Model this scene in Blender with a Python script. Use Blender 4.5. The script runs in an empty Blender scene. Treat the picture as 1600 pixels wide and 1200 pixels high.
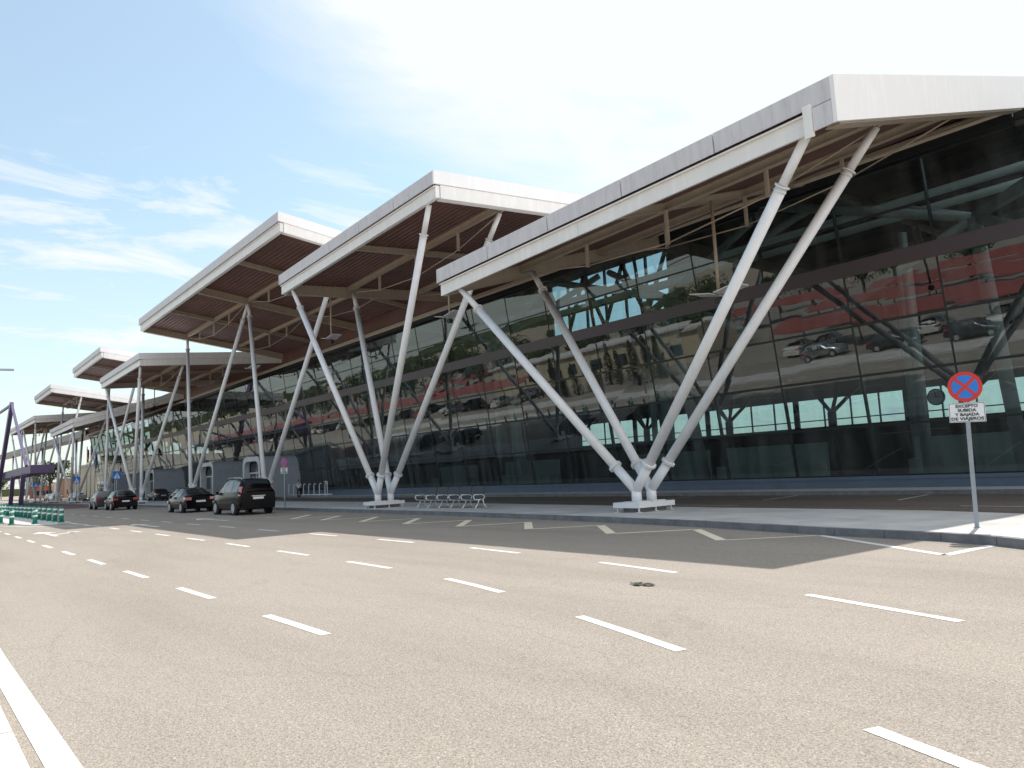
import bpy, math, random
from mathutils import Vector, Matrix
random.seed(7)
SC = bpy.context.scene
COL = SC.collection
R = math.radians
TAN10 = math.tan(R(8.3))

# ------------------------------------------------------------------ materials
def newmat(name):
    m = bpy.data.materials.new(name); m.use_nodes = True
    nt = m.node_tree; b = nt.nodes['Principled BSDF']
    return m, nt, b
def N(nt, t, **kw):
    n = nt.nodes.new(t)
    for k, v in kw.items(): setattr(n, k, v)
    return n
def ramp(nt, pts):
    r = nt.nodes.new('ShaderNodeValToRGB')
    e = r.color_ramp.elements
    while len(e) < len(pts): e.new(0.5)
    for i, (p, c) in enumerate(pts):
        e[i].position = p; e[i].color = (*c, 1) if len(c) == 3 else c
    return r
def mul(c, f): return tuple(min(1, x*f) for x in c)
def simple(name, col, rough=0.5, metal=0.0, var=0.12, scale=1.5, bump=0.0, stretch=(1, 1, 1), spec=0.5, coat=0.0):
    m, nt, b = newmat(name)
    tc = N(nt, 'ShaderNodeTexCoord'); mp = N(nt, 'ShaderNodeMapping'); mp.inputs['Scale'].default_value = stretch
    nt.links.new(tc.outputs['Object'], mp.inputs[0])
    no = N(nt, 'ShaderNodeTexNoise'); no.inputs['Scale'].default_value = scale; no.inputs['Detail'].default_value = 6
    no.inputs['Roughness'].default_value = 0.65
    nt.links.new(mp.outputs[0], no.inputs['Vector'])
    r = ramp(nt, [(0.3, mul(col, 1-var)), (0.7, mul(col, 1+var*0.6))])
    nt.links.new(no.outputs['Fac'], r.inputs[0]); nt.links.new(r.outputs[0], b.inputs['Base Color'])
    b.inputs['Roughness'].default_value = rough; b.inputs['Metallic'].default_value = metal
    b.inputs['Specular IOR Level'].default_value = spec
    if coat: b.inputs['Coat Weight'].default_value = coat; b.inputs['Coat Roughness'].default_value = 0.03
    if bump:
        bp = N(nt, 'ShaderNodeBump'); bp.inputs['Strength'].default_value = bump; bp.inputs['Distance'].default_value = 0.02
        nt.links.new(no.outputs['Fac'], bp.inputs['Height']); nt.links.new(bp.outputs[0], b.inputs['Normal'])
    return m

def asphalt(name, base, light, dark, fine=95.0, blotch=0.35):
    m, nt, b = newmat(name); L = nt.links.new
    tc = N(nt, 'ShaderNodeTexCoord')
    v = N(nt, 'ShaderNodeTexVoronoi'); v.inputs['Scale'].default_value = fine; L(tc.outputs['Object'], v.inputs['Vector'])
    n1 = N(nt, 'ShaderNodeTexNoise'); n1.inputs['Scale'].default_value = fine*0.42; n1.inputs['Detail'].default_value = 4; L(tc.outputs['Object'], n1.inputs['Vector'])
    sep = N(nt, 'ShaderNodeSeparateColor'); L(v.outputs['Color'], sep.inputs[0])
    r1 = ramp(nt, [(0.0, dark), (0.16, mul(base, 0.82)), (0.5, base), (0.86, mul(base, 1.08)), (0.97, light)]); L(sep.outputs[0], r1.inputs[0])
    r2 = ramp(nt, [(0.36, (0.72, 0.72, 0.72)), (0.62, (1.06, 1.06, 1.06))]); L(n1.outputs['Fac'], r2.inputs[0])
    mx = N(nt, 'ShaderNodeMix', data_type='RGBA', blend_type='MULTIPLY'); mx.inputs[0].default_value = 0.75
    L(r1.outputs[0], mx.inputs[6]); L(r2.outputs[0], mx.inputs[7])
    # large stains, stretched along the lanes
    mp = N(nt, 'ShaderNodeMapping'); mp.inputs['Scale'].default_value = (0.10, 0.55, 1); L(tc.outputs['Object'], mp.inputs[0])
    n2 = N(nt, 'ShaderNodeTexNoise'); n2.inputs['Scale'].default_value = 1.0; n2.inputs['Detail'].default_value = 7; n2.inputs['Roughness'].default_value = 0.6; L(mp.outputs[0], n2.inputs['Vector'])
    r3 = ramp(nt, [(0.3, (1-blotch*0.7, 1-blotch*0.72, 1-blotch*0.74)), (0.55, (1, 1, 1)), (0.78, (1+blotch*0.22,)*3)]); L(n2.outputs['Fac'], r3.inputs[0])
    mx2 = N(nt, 'ShaderNodeMix', data_type='RGBA', blend_type='MULTIPLY'); mx2.inputs[0].default_value = 1
    L(mx.outputs[2], mx2.inputs[6]); L(r3.outputs[0], mx2.inputs[7])
    # pale dusty scuffs
    n3 = N(nt, 'ShaderNodeTexNoise'); n3.inputs['Scale'].default_value = 0.9; n3.inputs['Detail'].default_value = 8; n3.inputs['Roughness'].default_value = 0.7; L(tc.outputs['Object'], n3.inputs['Vector'])
    r4 = ramp(nt, [(0.66, (0, 0, 0)), (0.76, (0.5, 0.5, 0.5))]); L(n3.outputs['Fac'], r4.inputs[0])
    mx3 = N(nt, 'ShaderNodeMix', data_type='RGBA'); L(r4.outputs[0], mx3.inputs[0]); L(mx2.outputs[2], mx3.inputs[6]); mx3.inputs[7].default_value = (*mul(base, 1.25), 1)
    # thin wandering cracks
    mp4 = N(nt, 'ShaderNodeMapping'); mp4.inputs['Scale'].default_value = (0.22, 0.4, 1); L(tc.outputs['Object'], mp4.inputs[0])
    n4 = N(nt, 'ShaderNodeTexNoise'); n4.inputs['Scale'].default_value = 1.2; n4.inputs['Detail'].default_value = 5; L(tc.outputs['Object'], n4.inputs['Vector'])
    ad = N(nt, 'ShaderNodeMix', data_type='RGBA', blend_type='ADD'); ad.inputs[0].default_value = 0.35; L(mp4.outputs[0], ad.inputs[6]); L(n4.outputs['Color'], ad.inputs[7])
    vc = N(nt, 'ShaderNodeTexVoronoi', feature='DISTANCE_TO_EDGE'); vc.inputs['Scale'].default_value = 0.8; L(ad.outputs[2], vc.inputs['Vector'])
    r5 = ramp(nt, [(0.0, (0.62, 0.60, 0.58)), (0.009, (1, 1, 1))]); L(vc.outputs['Distance'], r5.inputs[0])
    mx4 = N(nt, 'ShaderNodeMix', data_type='RGBA', blend_type='MULTIPLY'); mx4.inputs[0].default_value = 0.22; L(mx3.outputs[2], mx4.inputs[6]); L(r5.outputs[0], mx4.inputs[7])
    L(mx4.outputs[2], b.inputs['Base Color'])
    b.inputs['Roughness'].default_value = 0.85; b.inputs['Specular IOR Level'].default_value = 0.25
    bp = N(nt, 'ShaderNodeBump'); bp.inputs['Strength'].default_value = 0.55; bp.inputs['Distance'].default_value = 0.006
    L(v.outputs['Distance'], bp.inputs['Height']); L(bp.outputs[0], b.inputs['Normal'])
    return m

def worn_paint(name, col, under, wear=0.47):
    m, nt, b = newmat(name); L = nt.links.new
    tc = N(nt, 'ShaderNodeTexCoord')
    n = N(nt, 'ShaderNodeTexNoise'); n.inputs['Scale'].default_value = 38; n.inputs['Detail'].default_value = 6; n.inputs['Roughness'].default_value = 0.7; L(tc.outputs['Object'], n.inputs['Vector'])
    n2 = N(nt, 'ShaderNodeTexNoise'); n2.inputs['Scale'].default_value = 2.2; n2.inputs['Detail'].default_value = 4; L(tc.outputs['Object'], n2.inputs['Vector'])
    a = N(nt, 'ShaderNodeMath', operation='MULTIPLY_ADD'); L(n2.outputs['Fac'], a.inputs[0]); a.inputs[1].default_value = 0.45; L(n.outputs['Fac'], a.inputs[2])
    r = ramp(nt, [(wear-.02, under), (wear+0.08, col)]); L(a.outputs[0], r.inputs[0]); L(r.outputs[0], b.inputs['Base Color'])
    b.inputs['Roughness'].default_value = 0.7
    return m

def fascia_mat(name, col, streak=0.3):
    """painted sheet with rain streaks running down and a little rust"""
    m, nt, b = newmat(name); L = nt.links.new
    tc = N(nt, 'ShaderNodeTexCoord'); mp = N(nt, 'ShaderNodeMapping'); mp.inputs['Scale'].default_value = (2.2, 2.2, 0.35); L(tc.outputs['Object'], mp.inputs[0])
    n = N(nt, 'ShaderNodeTexNoise'); n.inputs['Scale'].default_value = 2.0; n.inputs['Detail'].default_value = 7; n.inputs['Roughness'].default_value = 0.7; L(mp.outputs[0], n.inputs['Vector'])
    r = ramp(nt, [(0.28, mul(col, 1-streak)), (0.5, mul(col, 0.96)), (0.72, mul(col, 1.06))]); L(n.outputs['Fac'], r.inputs[0])
    n2 = N(nt, 'ShaderNodeTexNoise'); n2.inputs['Scale'].default_value = 0.55; n2.inputs['Detail'].default_value = 9; n2.inputs['Roughness'].default_value = 0.75; L(tc.outputs['Object'], n2.inputs['Vector'])
    r2 = ramp(nt, [(0.6, (0, 0, 0)), (0.75, (0.35, 0.35, 0.35))]); L(n2.outputs['Fac'], r2.inputs[0])
    mx = N(nt, 'ShaderNodeMix', data_type='RGBA'); L(r2.outputs[0], mx.inputs[0]); L(r.outputs[0], mx.inputs[6]); mx.inputs[7].default_value = (col[0]*0.72, col[1]*0.62, col[2]*0.55, 1)
    L(mx.outputs[2], b.inputs['Base Color']); b.inputs['Roughness'].default_value = 0.45
    return m

def glass_mat(name, tint, ior=1.9, rough=0.0, gloss=(0.86, 0.93, 0.95)):
    m = bpy.data.materials.new(name); m.use_nodes = True; nt = m.node_tree; nt.nodes.clear(); L = nt.links.new
    out = N(nt, 'ShaderNodeOutputMaterial'); t = N(nt, 'ShaderNodeBsdfTransparent'); g = N(nt, 'ShaderNodeBsdfGlossy')
    f = N(nt, 'ShaderNodeFresnel'); f.inputs['IOR'].default_value = ior; mx = N(nt, 'ShaderNodeMixShader')
    t.inputs[0].default_value = (*tint, 1); g.inputs['Roughness'].default_value = rough; g.inputs['Color'].default_value = (*gloss, 1)
    tc = N(nt, 'ShaderNodeTexCoord'); n = N(nt, 'ShaderNodeTexNoise'); n.inputs['Scale'].default_value = 0.45; n.inputs['Detail'].default_value = 2; L(tc.outputs['Object'], n.inputs['Vector'])
    bp = N(nt, 'ShaderNodeBump'); bp.inputs['Strength'].default_value = 0.035; bp.inputs['Distance'].default_value = 0.1; L(n.outputs['Fac'], bp.inputs['Height']); L(bp.outputs[0], g.inputs['Normal'])
    # dust film running down the panes
    d = N(nt, 'ShaderNodeBsdfDiffuse'); d.inputs[0].default_value = (0.5, 0.55, 0.54, 1)
    mp = N(nt, 'ShaderNodeMapping'); mp.inputs['Scale'].default_value = (1.6, 1, 0.12); L(tc.outputs['Object'], mp.inputs[0])
    n2 = N(nt, 'ShaderNodeTexNoise'); n2.inputs['Scale'].default_value = 1.4; n2.inputs['Detail'].default_value = 6; L(mp.outputs[0], n2.inputs['Vector'])
    r = ramp(nt, [(0.4, (0.012, 0.012, 0.012)), (0.8, (0.13, 0.13, 0.13))]); L(n2.outputs['Fac'], r.inputs[0])
    L(f.outputs[0], mx.inputs[0]); L(t.outputs[0], mx.inputs[1]); L(g.outputs[0], mx.inputs[2])
    mx2 = N(nt, 'ShaderNodeMixShader'); L(r.outputs[0], mx2.inputs[0]); L(mx.outputs[0], mx2.inputs[1]); L(d.outputs[0], mx2.inputs[2]); L(mx2.outputs[0], out.inputs[0])
    return m

def foliage(name, a, b_, hue=0.5):
    m, nt, b = newmat(name); L = nt.links.new
    tc = N(nt, 'ShaderNodeTexCoord'); n = N(nt, 'ShaderNodeTexNoise'); n.inputs['Scale'].default_value = 1.1; n.inputs['Detail'].default_value = 5; L(tc.outputs['Object'], n.inputs['Vector'])
    r = ramp(nt, [(0.35, a), (0.65, b_)]); L(n.outputs['Fac'], r.inputs[0]); L(r.outputs[0], b.inputs['Base Color'])
    b.inputs['Roughness'].default_value = 0.8; b.inputs['Specular IOR Level'].default_value = 0.2
    return m

def flat(name, col, rough=0.5, metal=0, coat=0):
    return simple(name, col, rough, metal, var=0.05, scale=3, coat=coat)

M = {}
M['road'] = asphalt('asphalt_pale_brown', (0.368, 0.323, 0.276), (0.50, 0.45, 0.395), (0.21, 0.175, 0.145), fine=120, blotch=0.22)
M['lot'] = asphalt('asphalt_car_park', (0.34, 0.30, 0.26), (0.46, 0.42, 0.38), (0.2, 0.18, 0.16), fine=40)
M['red_asphalt'] = asphalt('asphalt_red', (0.20, 0.10, 0.09), (0.3, 0.2, 0.18), (0.10, 0.06, 0.05), fine=40)
M['dark_asphalt'] = asphalt('asphalt_service_road', (0.20, 0.165, 0.14), (0.3, 0.27, 0.24), (0.10, 0.08, 0.07), fine=46)
M['paint'] = worn_paint('road_paint_white', (0.74, 0.73, 0.70), (0.42, 0.37, 0.32), 0.60)
M['paint_y'] = worn_paint('road_paint_cream', (0.84, 0.77, 0.58), (0.45, 0.39, 0.31), 0.47)
M['conc'] = simple('pavement_concrete', (0.58, 0.56, 0.53), 0.85, var=0.10, scale=5, bump=0.2)
M['kerb'] = simple('kerb_concrete', (0.20, 0.20, 0.21), 0.85, var=0.3, scale=2.5, bump=0.3)
M['earth'] = simple('dry_ground', (0.36, 0.30, 0.22), 0.95, var=0.3, scale=0.05)
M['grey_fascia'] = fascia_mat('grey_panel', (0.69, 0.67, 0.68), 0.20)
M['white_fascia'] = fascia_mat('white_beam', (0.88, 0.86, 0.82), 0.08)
M['end_white_lit'] = fascia_mat('white_end_panel_lit', (0.95, 0.935, 0.92), 0.03)  # white paint lightened further to stand in for light on the right ends
M['cream'] = fascia_mat('cream_steel', (0.50, 0.42, 0.325), 0.18)
M['soffit'] = simple('soffit_red_brown', (0.17, 0.085, 0.07), 0.5, var=0.22, scale=0.7)
M['strut'] = fascia_mat('strut_white', (0.87, 0.87, 0.87), 0.09)
M['plinth'] = simple('plinth_blue_grey', (0.10, 0.135, 0.20), 0.45, var=0.15, scale=0.8)
M['band'] = simple('spandrel_grey', (0.105, 0.09, 0.105), 0.4, var=0.1, scale=0.4)
M['dark'] = simple('dark_metal', (0.022, 0.025, 0.028), 0.45, var=0.2)
M['mullion'] = simple('mullion_dark', (0.03, 0.04, 0.04), 0.4, metal=0.3)
M['intsteel'] = simple('interior_steel', (0.72, 0.80, 0.76), 0.5, var=0.08)
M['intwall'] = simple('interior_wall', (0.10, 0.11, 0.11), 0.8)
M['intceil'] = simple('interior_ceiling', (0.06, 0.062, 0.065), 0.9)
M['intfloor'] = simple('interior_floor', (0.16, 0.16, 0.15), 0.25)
M['glass'] = glass_mat('facade_glass', (0.36, 0.47, 0.49), 2.05)
M['backglass'] = glass_mat('rear_glass', (0.80, 0.93, 0.96), 1.3)
M['porch'] = simple('porch_metal', (0.40, 0.44, 0.50), 0.4, var=0.1)
M['porchw'] = simple('porch_frame_pale', (0.62, 0.66, 0.68), 0.4)
M['steel'] = simple('galvanised_steel', (0.34, 0.38, 0.42), 0.38, metal=0.8, var=0.12, scale=6)
M['white'] = flat('white_enamel', (0.80, 0.81, 0.82), 0.35)
M['chrome'] = flat('chrome', (0.75, 0.76, 0.78), 0.15, 1.0)
M['red'] = flat('sign_red', (0.62, 0.035, 0.03), 0.35)
M['blue'] = flat('sign_blue', (0.02, 0.20, 0.66), 0.35)
M['black'] = flat('black_ink', (0.012, 0.012, 0.014), 0.5)
M['tyre'] = flat('tyre_rubber', (0.018, 0.018, 0.018), 0.85)
M['rim'] = flat('alloy_rim', (0.62, 0.63, 0.65), 0.35, 0.2)
M['carglass'] = simple('car_glass', (0.03, 0.04, 0.05), 0.03, 0.0, var=.02, spec=0.8)
M['car_black'] = simple('car_paint_black', (0.004, 0.004, 0.005), 0.18, 0.0, var=.02, spec=0.2)
M['car_grey'] = flat('car_paint_grey', (0.045, 0.05, 0.058), 0.35, 0.2, 0.4)
M['car_white'] = flat('car_paint_white', (0.72, 0.72, 0.70), 0.3, 0, 1.0)
M['car_red'] = flat('car_paint_red', (0.40, 0.03, 0.03), 0.3, 0, 1.0)
M['car_blue'] = flat('car_paint_blue', (0.06, 0.12, 0.25), 0.3, 0.3, 1.0)
M['car_silver'] = flat('car_paint_silver', (0.45, 0.46, 0.47), 0.3, 0.7, 1.0)
M['tail'] = flat('tail_light_red', (0.45, 0.015, 0.015), 0.15, 0, 1.0)
M['tail_pale'] = flat('tail_light_pale', (0.65, 0.25, 0.25), 0.15, 0, 1.0)
M['green'] = flat('bollard_green', (0.01, 0.20, 0.15), 0.5)
M['pale'] = flat('bollard_band', (0.70, 0.78, 0.74), 0.5)
M['purple'] = simple('walkway_steel', (0.12, 0.09, 0.19), 0.45, var=0.15)
M['red_roof'] = simple('sunshade_red', (0.30, 0.075, 0.06), 0.6, var=0.18, scale=0.5)
M['beige'] = simple('building_beige', (0.56, 0.48, 0.35), 0.85, var=0.1, scale=0.4)
M['orange'] = simple('building_orange', (0.42, 0.25, 0.16), 0.8, var=0.1, scale=0.4)
M['brick'] = simple('building_brick_red', (0.36, 0.09, 0.06), 0.8, var=0.12, scale=0.4)
M['skin'] = flat('skin', (0.45, 0.26, 0.18), 0.5)
M['shirt'] = flat('shirt_pale', (0.55, 0.60, 0.68), 0.8)
M['trouser'] = flat('trousers_dark', (0.02, 0.022, 0.03), 0.85)
M['hair'] = flat('hair_dark', (0.012, 0.009, 0.007), 0.6)
M['leaf'] = foliage('foliage_green', (0.035, 0.06, 0.02), (0.085, 0.12, 0.04))
M['leaf2'] = foliage('foliage_olive', (0.05, 0.07, 0.03), (0.11, 0.13, 0.055))
M['cypress'] = foliage('foliage_cypress', (0.012, 0.025, 0.014), (0.03, 0.045, 0.02))
M['bark'] = simple('bark', (0.12, 0.09, 0.065), 0.9, var=0.3, scale=8)
M['seat'] = simple('seat_perforated', (0.035, 0.04, 0.05), 0.5)
M['flag_red'] = flat('flag_red', (0.60, 0.03, 0.03), 0.8)
M['flag_yellow'] = flat('flag_yellow', (0.80, 0.50, 0.03), 0.8)
M['flag_blue'] = flat('flag_blue', (0.02, 0.06, 0.35), 0.8)
M['litter'] = simple('litter_green_dark', (0.045, 0.05, 0.03), 0.7, var=0.5, scale=30)
M['window'] = flat('far_window', (0.04, 0.05, 0.06), 0.1)

# ------------------------------------------------------------------ mesh building
class MB:
    def __init__(s): s.v = []; s.f = []; s.m = []; s.cur = 0; s.smooth = []
    def face(s, idx, sm=False): s.f.append(idx); s.m.append(s.cur); s.smooth.append(sm)
    def quad(s, a, b, c, d): s.poly([a, b, c, d])
    def poly(s, pts):
        n = len(s.v); s.v += [tuple(p) for p in pts]; s.face(list(range(n, n+len(pts))))
    def hexa(s, p):  # 8 points: bottom 0-3, top 4-7
        n = len(s.v); s.v += [tuple(q) for q in p]
        for f in ((3, 2, 1, 0), (4, 5, 6, 7), (0, 1, 5, 4), (1, 2, 6, 5), (2, 3, 7, 6), (3, 0, 4, 7)): s.face([n+i for i in f])
        return s
    def box(s, x0, x1, y0, y1, z0, z1):
        return s.hexa([(x0, y0, z0), (x1, y0, z0), (x1, y1, z0), (x0, y1, z0), (x0, y0, z1), (x1, y0, z1), (x1, y1, z1), (x0, y1, z1)])
    def bar(s, a, b, w, h, up=(0, 0, 1), off=(0, 0)):  # rectangular bar from a to b; w sideways, h along up
        a = Vector(a); b = Vector(b); d = (b-a).normalized(); up = Vector(up)
        sd = d.cross(up)
        if sd.length < 1e-4: sd = d.cross(Vector((1, 0, 0)))
        sd.normalize(); u = sd.cross(d).normalized()
        a = a+sd*off[0]+u*off[1]; b = b+sd*off[0]+u*off[1]
        sd = sd*w/2; u = u*h/2
        return s.hexa([a-sd-u, a+sd-u, b+sd-u, b-sd-u, a-sd+u, a+sd+u, b+sd+u, b-sd+u])
    def ibeam(s, a, b, w, h, t=0.03):
        s.bar(a, b, w, t, off=(0, h/2-t/2)); s.bar(a, b, w, t, off=(0, -h/2+t/2)); s.bar(a, b, t*0.8, h-2*t)
        return s
    def tube(s, a, b, r, n=14, r2=None, cap=True):
        a = Vector(a); b = Vector(b); d = (b-a).normalized(); r2 = r if r2 is None else r2
        x = d.cross(Vector((0, 0, 1)))
        if x.length < 1e-3: x = Vector((1, 0, 0))
        x.normalize(); y = d.cross(x)
        k = len(s.v)
        for (c, rr) in ((a, r), (b, r2)):
            for i in range(n):
                t = 2*math.pi*i/n; s.v.append(tuple(c+x*math.cos(t)*rr+y*math.sin(t)*rr))
        for i in range(n): j = (i+1) % n; s.face([k+i, k+n+i, k+n+j, k+j], True)
        if cap: s.face([k+i for i in range(n)]); s.face([k+n+i for i in reversed(range(n))])
        return s
    def path(s, pts, r, n=8):
        for a, b in zip(pts, pts[1:]): s.tube(a, b, r, n)
        return s
    def prism(s, poly, z0, z1):  # poly list of (x,y) ccw
        n = len(poly); k = len(s.v)
        s.v += [(x, y, z0) for x, y in poly]+[(x, y, z1) for x, y in poly]
        s.face([k+i for i in reversed(range(n))]); s.face([k+n+i for i in range(n)])
        for i in range(n): j = (i+1) % n; s.face([k+i, k+j, k+n+j, k+n+i])
        return s
    def add(s, o, mt=None):
        k = len(s.v); s.v += [tuple((mt @ Vector(p)) if mt else p) for p in o.v]
        for f, m_, sm in zip(o.f, o.m, o.smooth): s.f.append([k+i for i in f]); s.m.append(m_); s.smooth.append(sm)
        return s

def link(o): COL.objects.link(o); return o
ROOTLOC = {}
def part(name, mb, mat, parent=None, off=None, label=None):
    me = bpy.data.meshes.new(name)
    o = bpy.data.objects.new(name, me); link(o)
    base = Vector(off) if off is not None else (ROOTLOC.get(parent.name, Vector((0, 0, 0))) if parent else Vector((0, 0, 0)))
    me.from_pydata([(v[0]-base.x, v[1]-base.y, v[2]-base.z) for v in mb.v], [], mb.f)
    mats = mat if isinstance(mat, (list, tuple)) else [mat]
    for m_ in mats: me.materials.append(m_)
    me.polygons.foreach_set('material_index', mb.m); me.polygons.foreach_set('use_smooth', mb.smooth)
    me.update()
    if parent: o.parent = parent; ROOTLOC[o.name] = base
    else:
        o.location = base; ROOTLOC[o.name] = base
    if label: o['label'] = label
    return o
def root(name, loc, label, cat, group=None, rot=0):
    o = bpy.data.objects.new(name, None); link(o); o.location = loc; o.rotation_euler = (0, 0, rot)
    o.empty_display_size = 0.3
    o['label'] = label; o['category'] = cat
    if group: o['group'] = group
    ROOTLOC[o.name] = Vector(loc) if rot == 0 else Vector((0, 0, 0))
    return o
def lroot(name, label, cat, group=None):   # built around the local origin, placed afterwards
    return root(name, (0, 0, 0), label, cat, group)
def struct(name, mb, mat):
    o = part(name, mb, mat); o['kind'] = 'structure'; return o
def tag(o, label, cat, group=None):
    o['label'] = label; o['category'] = cat
    if group: o['group'] = group
    return o
def copy_tree(o, parent=None):
    c = o.copy(); link(c); c.parent = parent
    for ch in [x for x in o.children]: copy_tree(ch, c)
    return c
def place(o, x, y, z, rz=0, label=None, group=None, s=None):
    o.location = (x, y, z); o.rotation_euler = (0, 0, rz)
    if s: o.scale = (s, s, s) if not isinstance(s, tuple) else s
    if label: o['label'] = label
    if group: o['group'] = group
    return o
def text_mesh(txt, size, bold=0.0):
    cu = bpy.data.curves.new('lettering', 'FONT'); cu.body = txt; cu.size = size; cu.offset = bold; cu.extrude = 0.002; cu.align_x = 'CENTER'
    ob = bpy.data.objects.new('lettering', cu); link(ob)
    dg = bpy.context.evaluated_depsgraph_get(); me = bpy.data.meshes.new_from_object(ob.evaluated_get(dg))
    bpy.data.objects.remove(ob); return me

# ------------------------------------------------------------------ camera
cam_d = bpy.data.cameras.new('camera'); cam = link(bpy.data.objects.new('camera', cam_d))
f_px, H, YL, SL, XV = 1180.0, 1.6, 775.0, -0.049, -152.0
roll = math.atan(-SL); pitch = math.atan((YL+SL*800-600)*math.cos(roll)/f_px)
cp, sp = math.cos(pitch), math.sin(pitch); cr, sr = math.cos(roll), math.sin(roll)
Fv = Vector((0, cp, sp)); Uv = Vector((0, -sp, cp)); Rv = Vector((1, 0, 0))
r_ = Rv*cr-Uv*sr; u_ = Rv*sr+Uv*cr
dd = Fv*f_px+r_*(XV-800)-u_*(YL+SL*XV-600)
th = math.pi-math.atan2(dd.y, dd.x); Rz = Matrix.Rotation(th, 3, 'Z')
Fv, r_, u_ = Rz @ Fv, Rz @ r_, Rz @ u_
mw = Matrix.Identity(4)
for i in range(3): mw[i][0] = r_[i]; mw[i][1] = u_[i]; mw[i][2] = -Fv[i]
mw[2][3] = H
cam.matrix_world = mw
cam_d.sensor_width = 36; cam_d.lens = 36*f_px/1600; cam_d.clip_end = 6000; cam_d.clip_start = 0.05
SC.camera = cam

# ------------------------------------------------------------------ light and sky
SUN = Vector((-0.15, 0.63, 1)).normalized()
elev = math.asin(SUN.z); az = math.atan2(SUN.x, SUN.y)
sd = bpy.data.lights.new('sun', 'SUN'); sd.energy = 5.0; sd.angle = R(0.53); sd.color = (1.0, 0.955, 0.89)
so = link(bpy.data.objects.new('sun', sd)); so.rotation_euler = (-SUN).to_track_quat('-Z', 'Y').to_euler()
W = bpy.data.worlds.new('World'); SC.world = W; W.use_nodes = True
nt = W.node_tree; L = nt.links.new; bg = nt.nodes['Background']
sky = N(nt, 'ShaderNodeTexSky', sky_type='NISHITA'); sky.sun_disc = False; sky.sun_elevation = elev; sky.sun_rotation = az
sky.air_density = 1.1; sky.dust_density = 1.2; sky.ozone_density = 1.2
tc = N(nt, 'ShaderNodeTexCoord'); nrm = N(nt, 'ShaderNodeVectorMath', operation='NORMALIZE'); L(tc.outputs['Generated'], nrm.inputs[0])
sx = N(nt, 'ShaderNodeSeparateXYZ'); L(nrm.outputs[0], sx.inputs[0])
zc = N(nt, 'ShaderNodeMath', operation='MAXIMUM'); L(sx.outputs[2], zc.inputs[0]); zc.inputs[1].default_value = 0.0
za = N(nt, 'ShaderNodeMath', operation='ADD'); L(zc.outputs[0], za.inputs[0]); za.inputs[1].default_value = 0.13
dv = N(nt, 'ShaderNodeCombineXYZ')
for i in (0, 1):
    q = N(nt, 'ShaderNodeMath', operation='DIVIDE'); L(sx.outputs[i], q.inputs[0]); L(za.outputs[0], q.inputs[1]); L(q.outputs[0], dv.inputs[i])
mp = N(nt, 'ShaderNodeMapping'); mp.inputs['Scale'].default_value = (1.6, 0.75, 1); mp.inputs['Rotation'].default_value = (0, 0, 0.15); mp.inputs['Location'].default_value = (3.1, 1.7, 0); L(dv.outputs[0], mp.inputs[0])
cn = N(nt, 'ShaderNodeTexNoise'); cn.inputs['Scale'].default_value = 2.3; cn.inputs['Detail'].default_value = 11; cn.inputs['Roughness'].default_value = 0.64; cn.inputs['Distortion'].default_value = 0.5; L(mp.outputs[0], cn.inputs['Vector'])
crp = ramp(nt, [(0.45, (0, 0, 0)), (0.54, (0.55, 0.55, 0.55)), (0.66, (1, 1, 1))]); L(cn.outputs['Fac'], crp.inputs[0])
# thin bright veil round the sun
def lobe(vec, lo, hi):
    dt = N(nt, 'ShaderNodeVectorMath', operation='DOT_PRODUCT'); L(nrm.outputs[0], dt.inputs[0]); dt.inputs[1].default_value = Vector(vec).normalized()
    gl = N(nt, 'ShaderNodeMapRange'); gl.interpolation_type = 'SMOOTHSTEP'; L(dt.outputs['Value'], gl.inputs[0]); gl.inputs[1].default_value = lo; gl.inputs[2].default_value = hi
    return gl
def math2(op, a, b, clamp=False):
    q = N(nt, 'ShaderNodeMath', operation=op); q.use_clamp = clamp
    for k, v in enumerate((a, b)):
        if hasattr(v, 'outputs'): L(v.outputs[0], q.inputs[k])
        else: q.inputs[k].default_value = v
    return q
gl = lobe(SUN, 0.60, 0.84)
wis = N(nt, 'ShaderNodeMapRange'); L(cn.outputs['Fac'], wis.inputs[0]); wis.inputs[1].default_value = 0.35; wis.inputs[2].default_value = 0.65; wis.inputs[3].default_value = 0.75; wis.inputs[4].default_value = 1.7
gm = math2('MULTIPLY', gl, wis, True)
# fair weather wisps: only low in the sky, fading out upwards
lowm = N(nt, 'ShaderNodeMapRange'); lowm.interpolation_type = 'SMOOTHSTEP'; L(sx.outputs[2], lowm.inputs[0]); lowm.inputs[1].default_value = 0.33; lowm.inputs[2].default_value = 0.46; lowm.inputs[3].default_value = 1.0; lowm.inputs[4].default_value = 0.0
wm = N(nt, 'ShaderNodeMath', operation='MULTIPLY'); L(crp.outputs[0], wm.inputs[0]); L(lowm.outputs[0], wm.inputs[1])
mxm = math2('MAXIMUM', wm, gm)
hz = N(nt, 'ShaderNodeMapRange'); L(sx.outputs[2], hz.inputs[0]); hz.inputs[1].default_value = 0.0; hz.inputs[2].default_value = 0.35; hz.inputs[3].default_value = 0.62; hz.inputs[4].default_value = 0.22
mxm2 = math2('MAXIMUM', mxm, hz)
skym = N(nt, 'ShaderNodeMix', data_type='RGBA'); L(mxm2.outputs[0], skym.inputs[0])
bst = N(nt, 'ShaderNodeMix', data_type='RGBA', blend_type='MULTIPLY'); bst.inputs[0].default_value = 1; L(sky.outputs[0], bst.inputs[6]); bst.inputs[7].default_value = (1.55, 1.76, 1.62, 1)
L(bst.outputs[2], skym.inputs[6])
skym.inputs[7].default_value = (8.1, 8.5, 8.6, 1)
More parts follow.
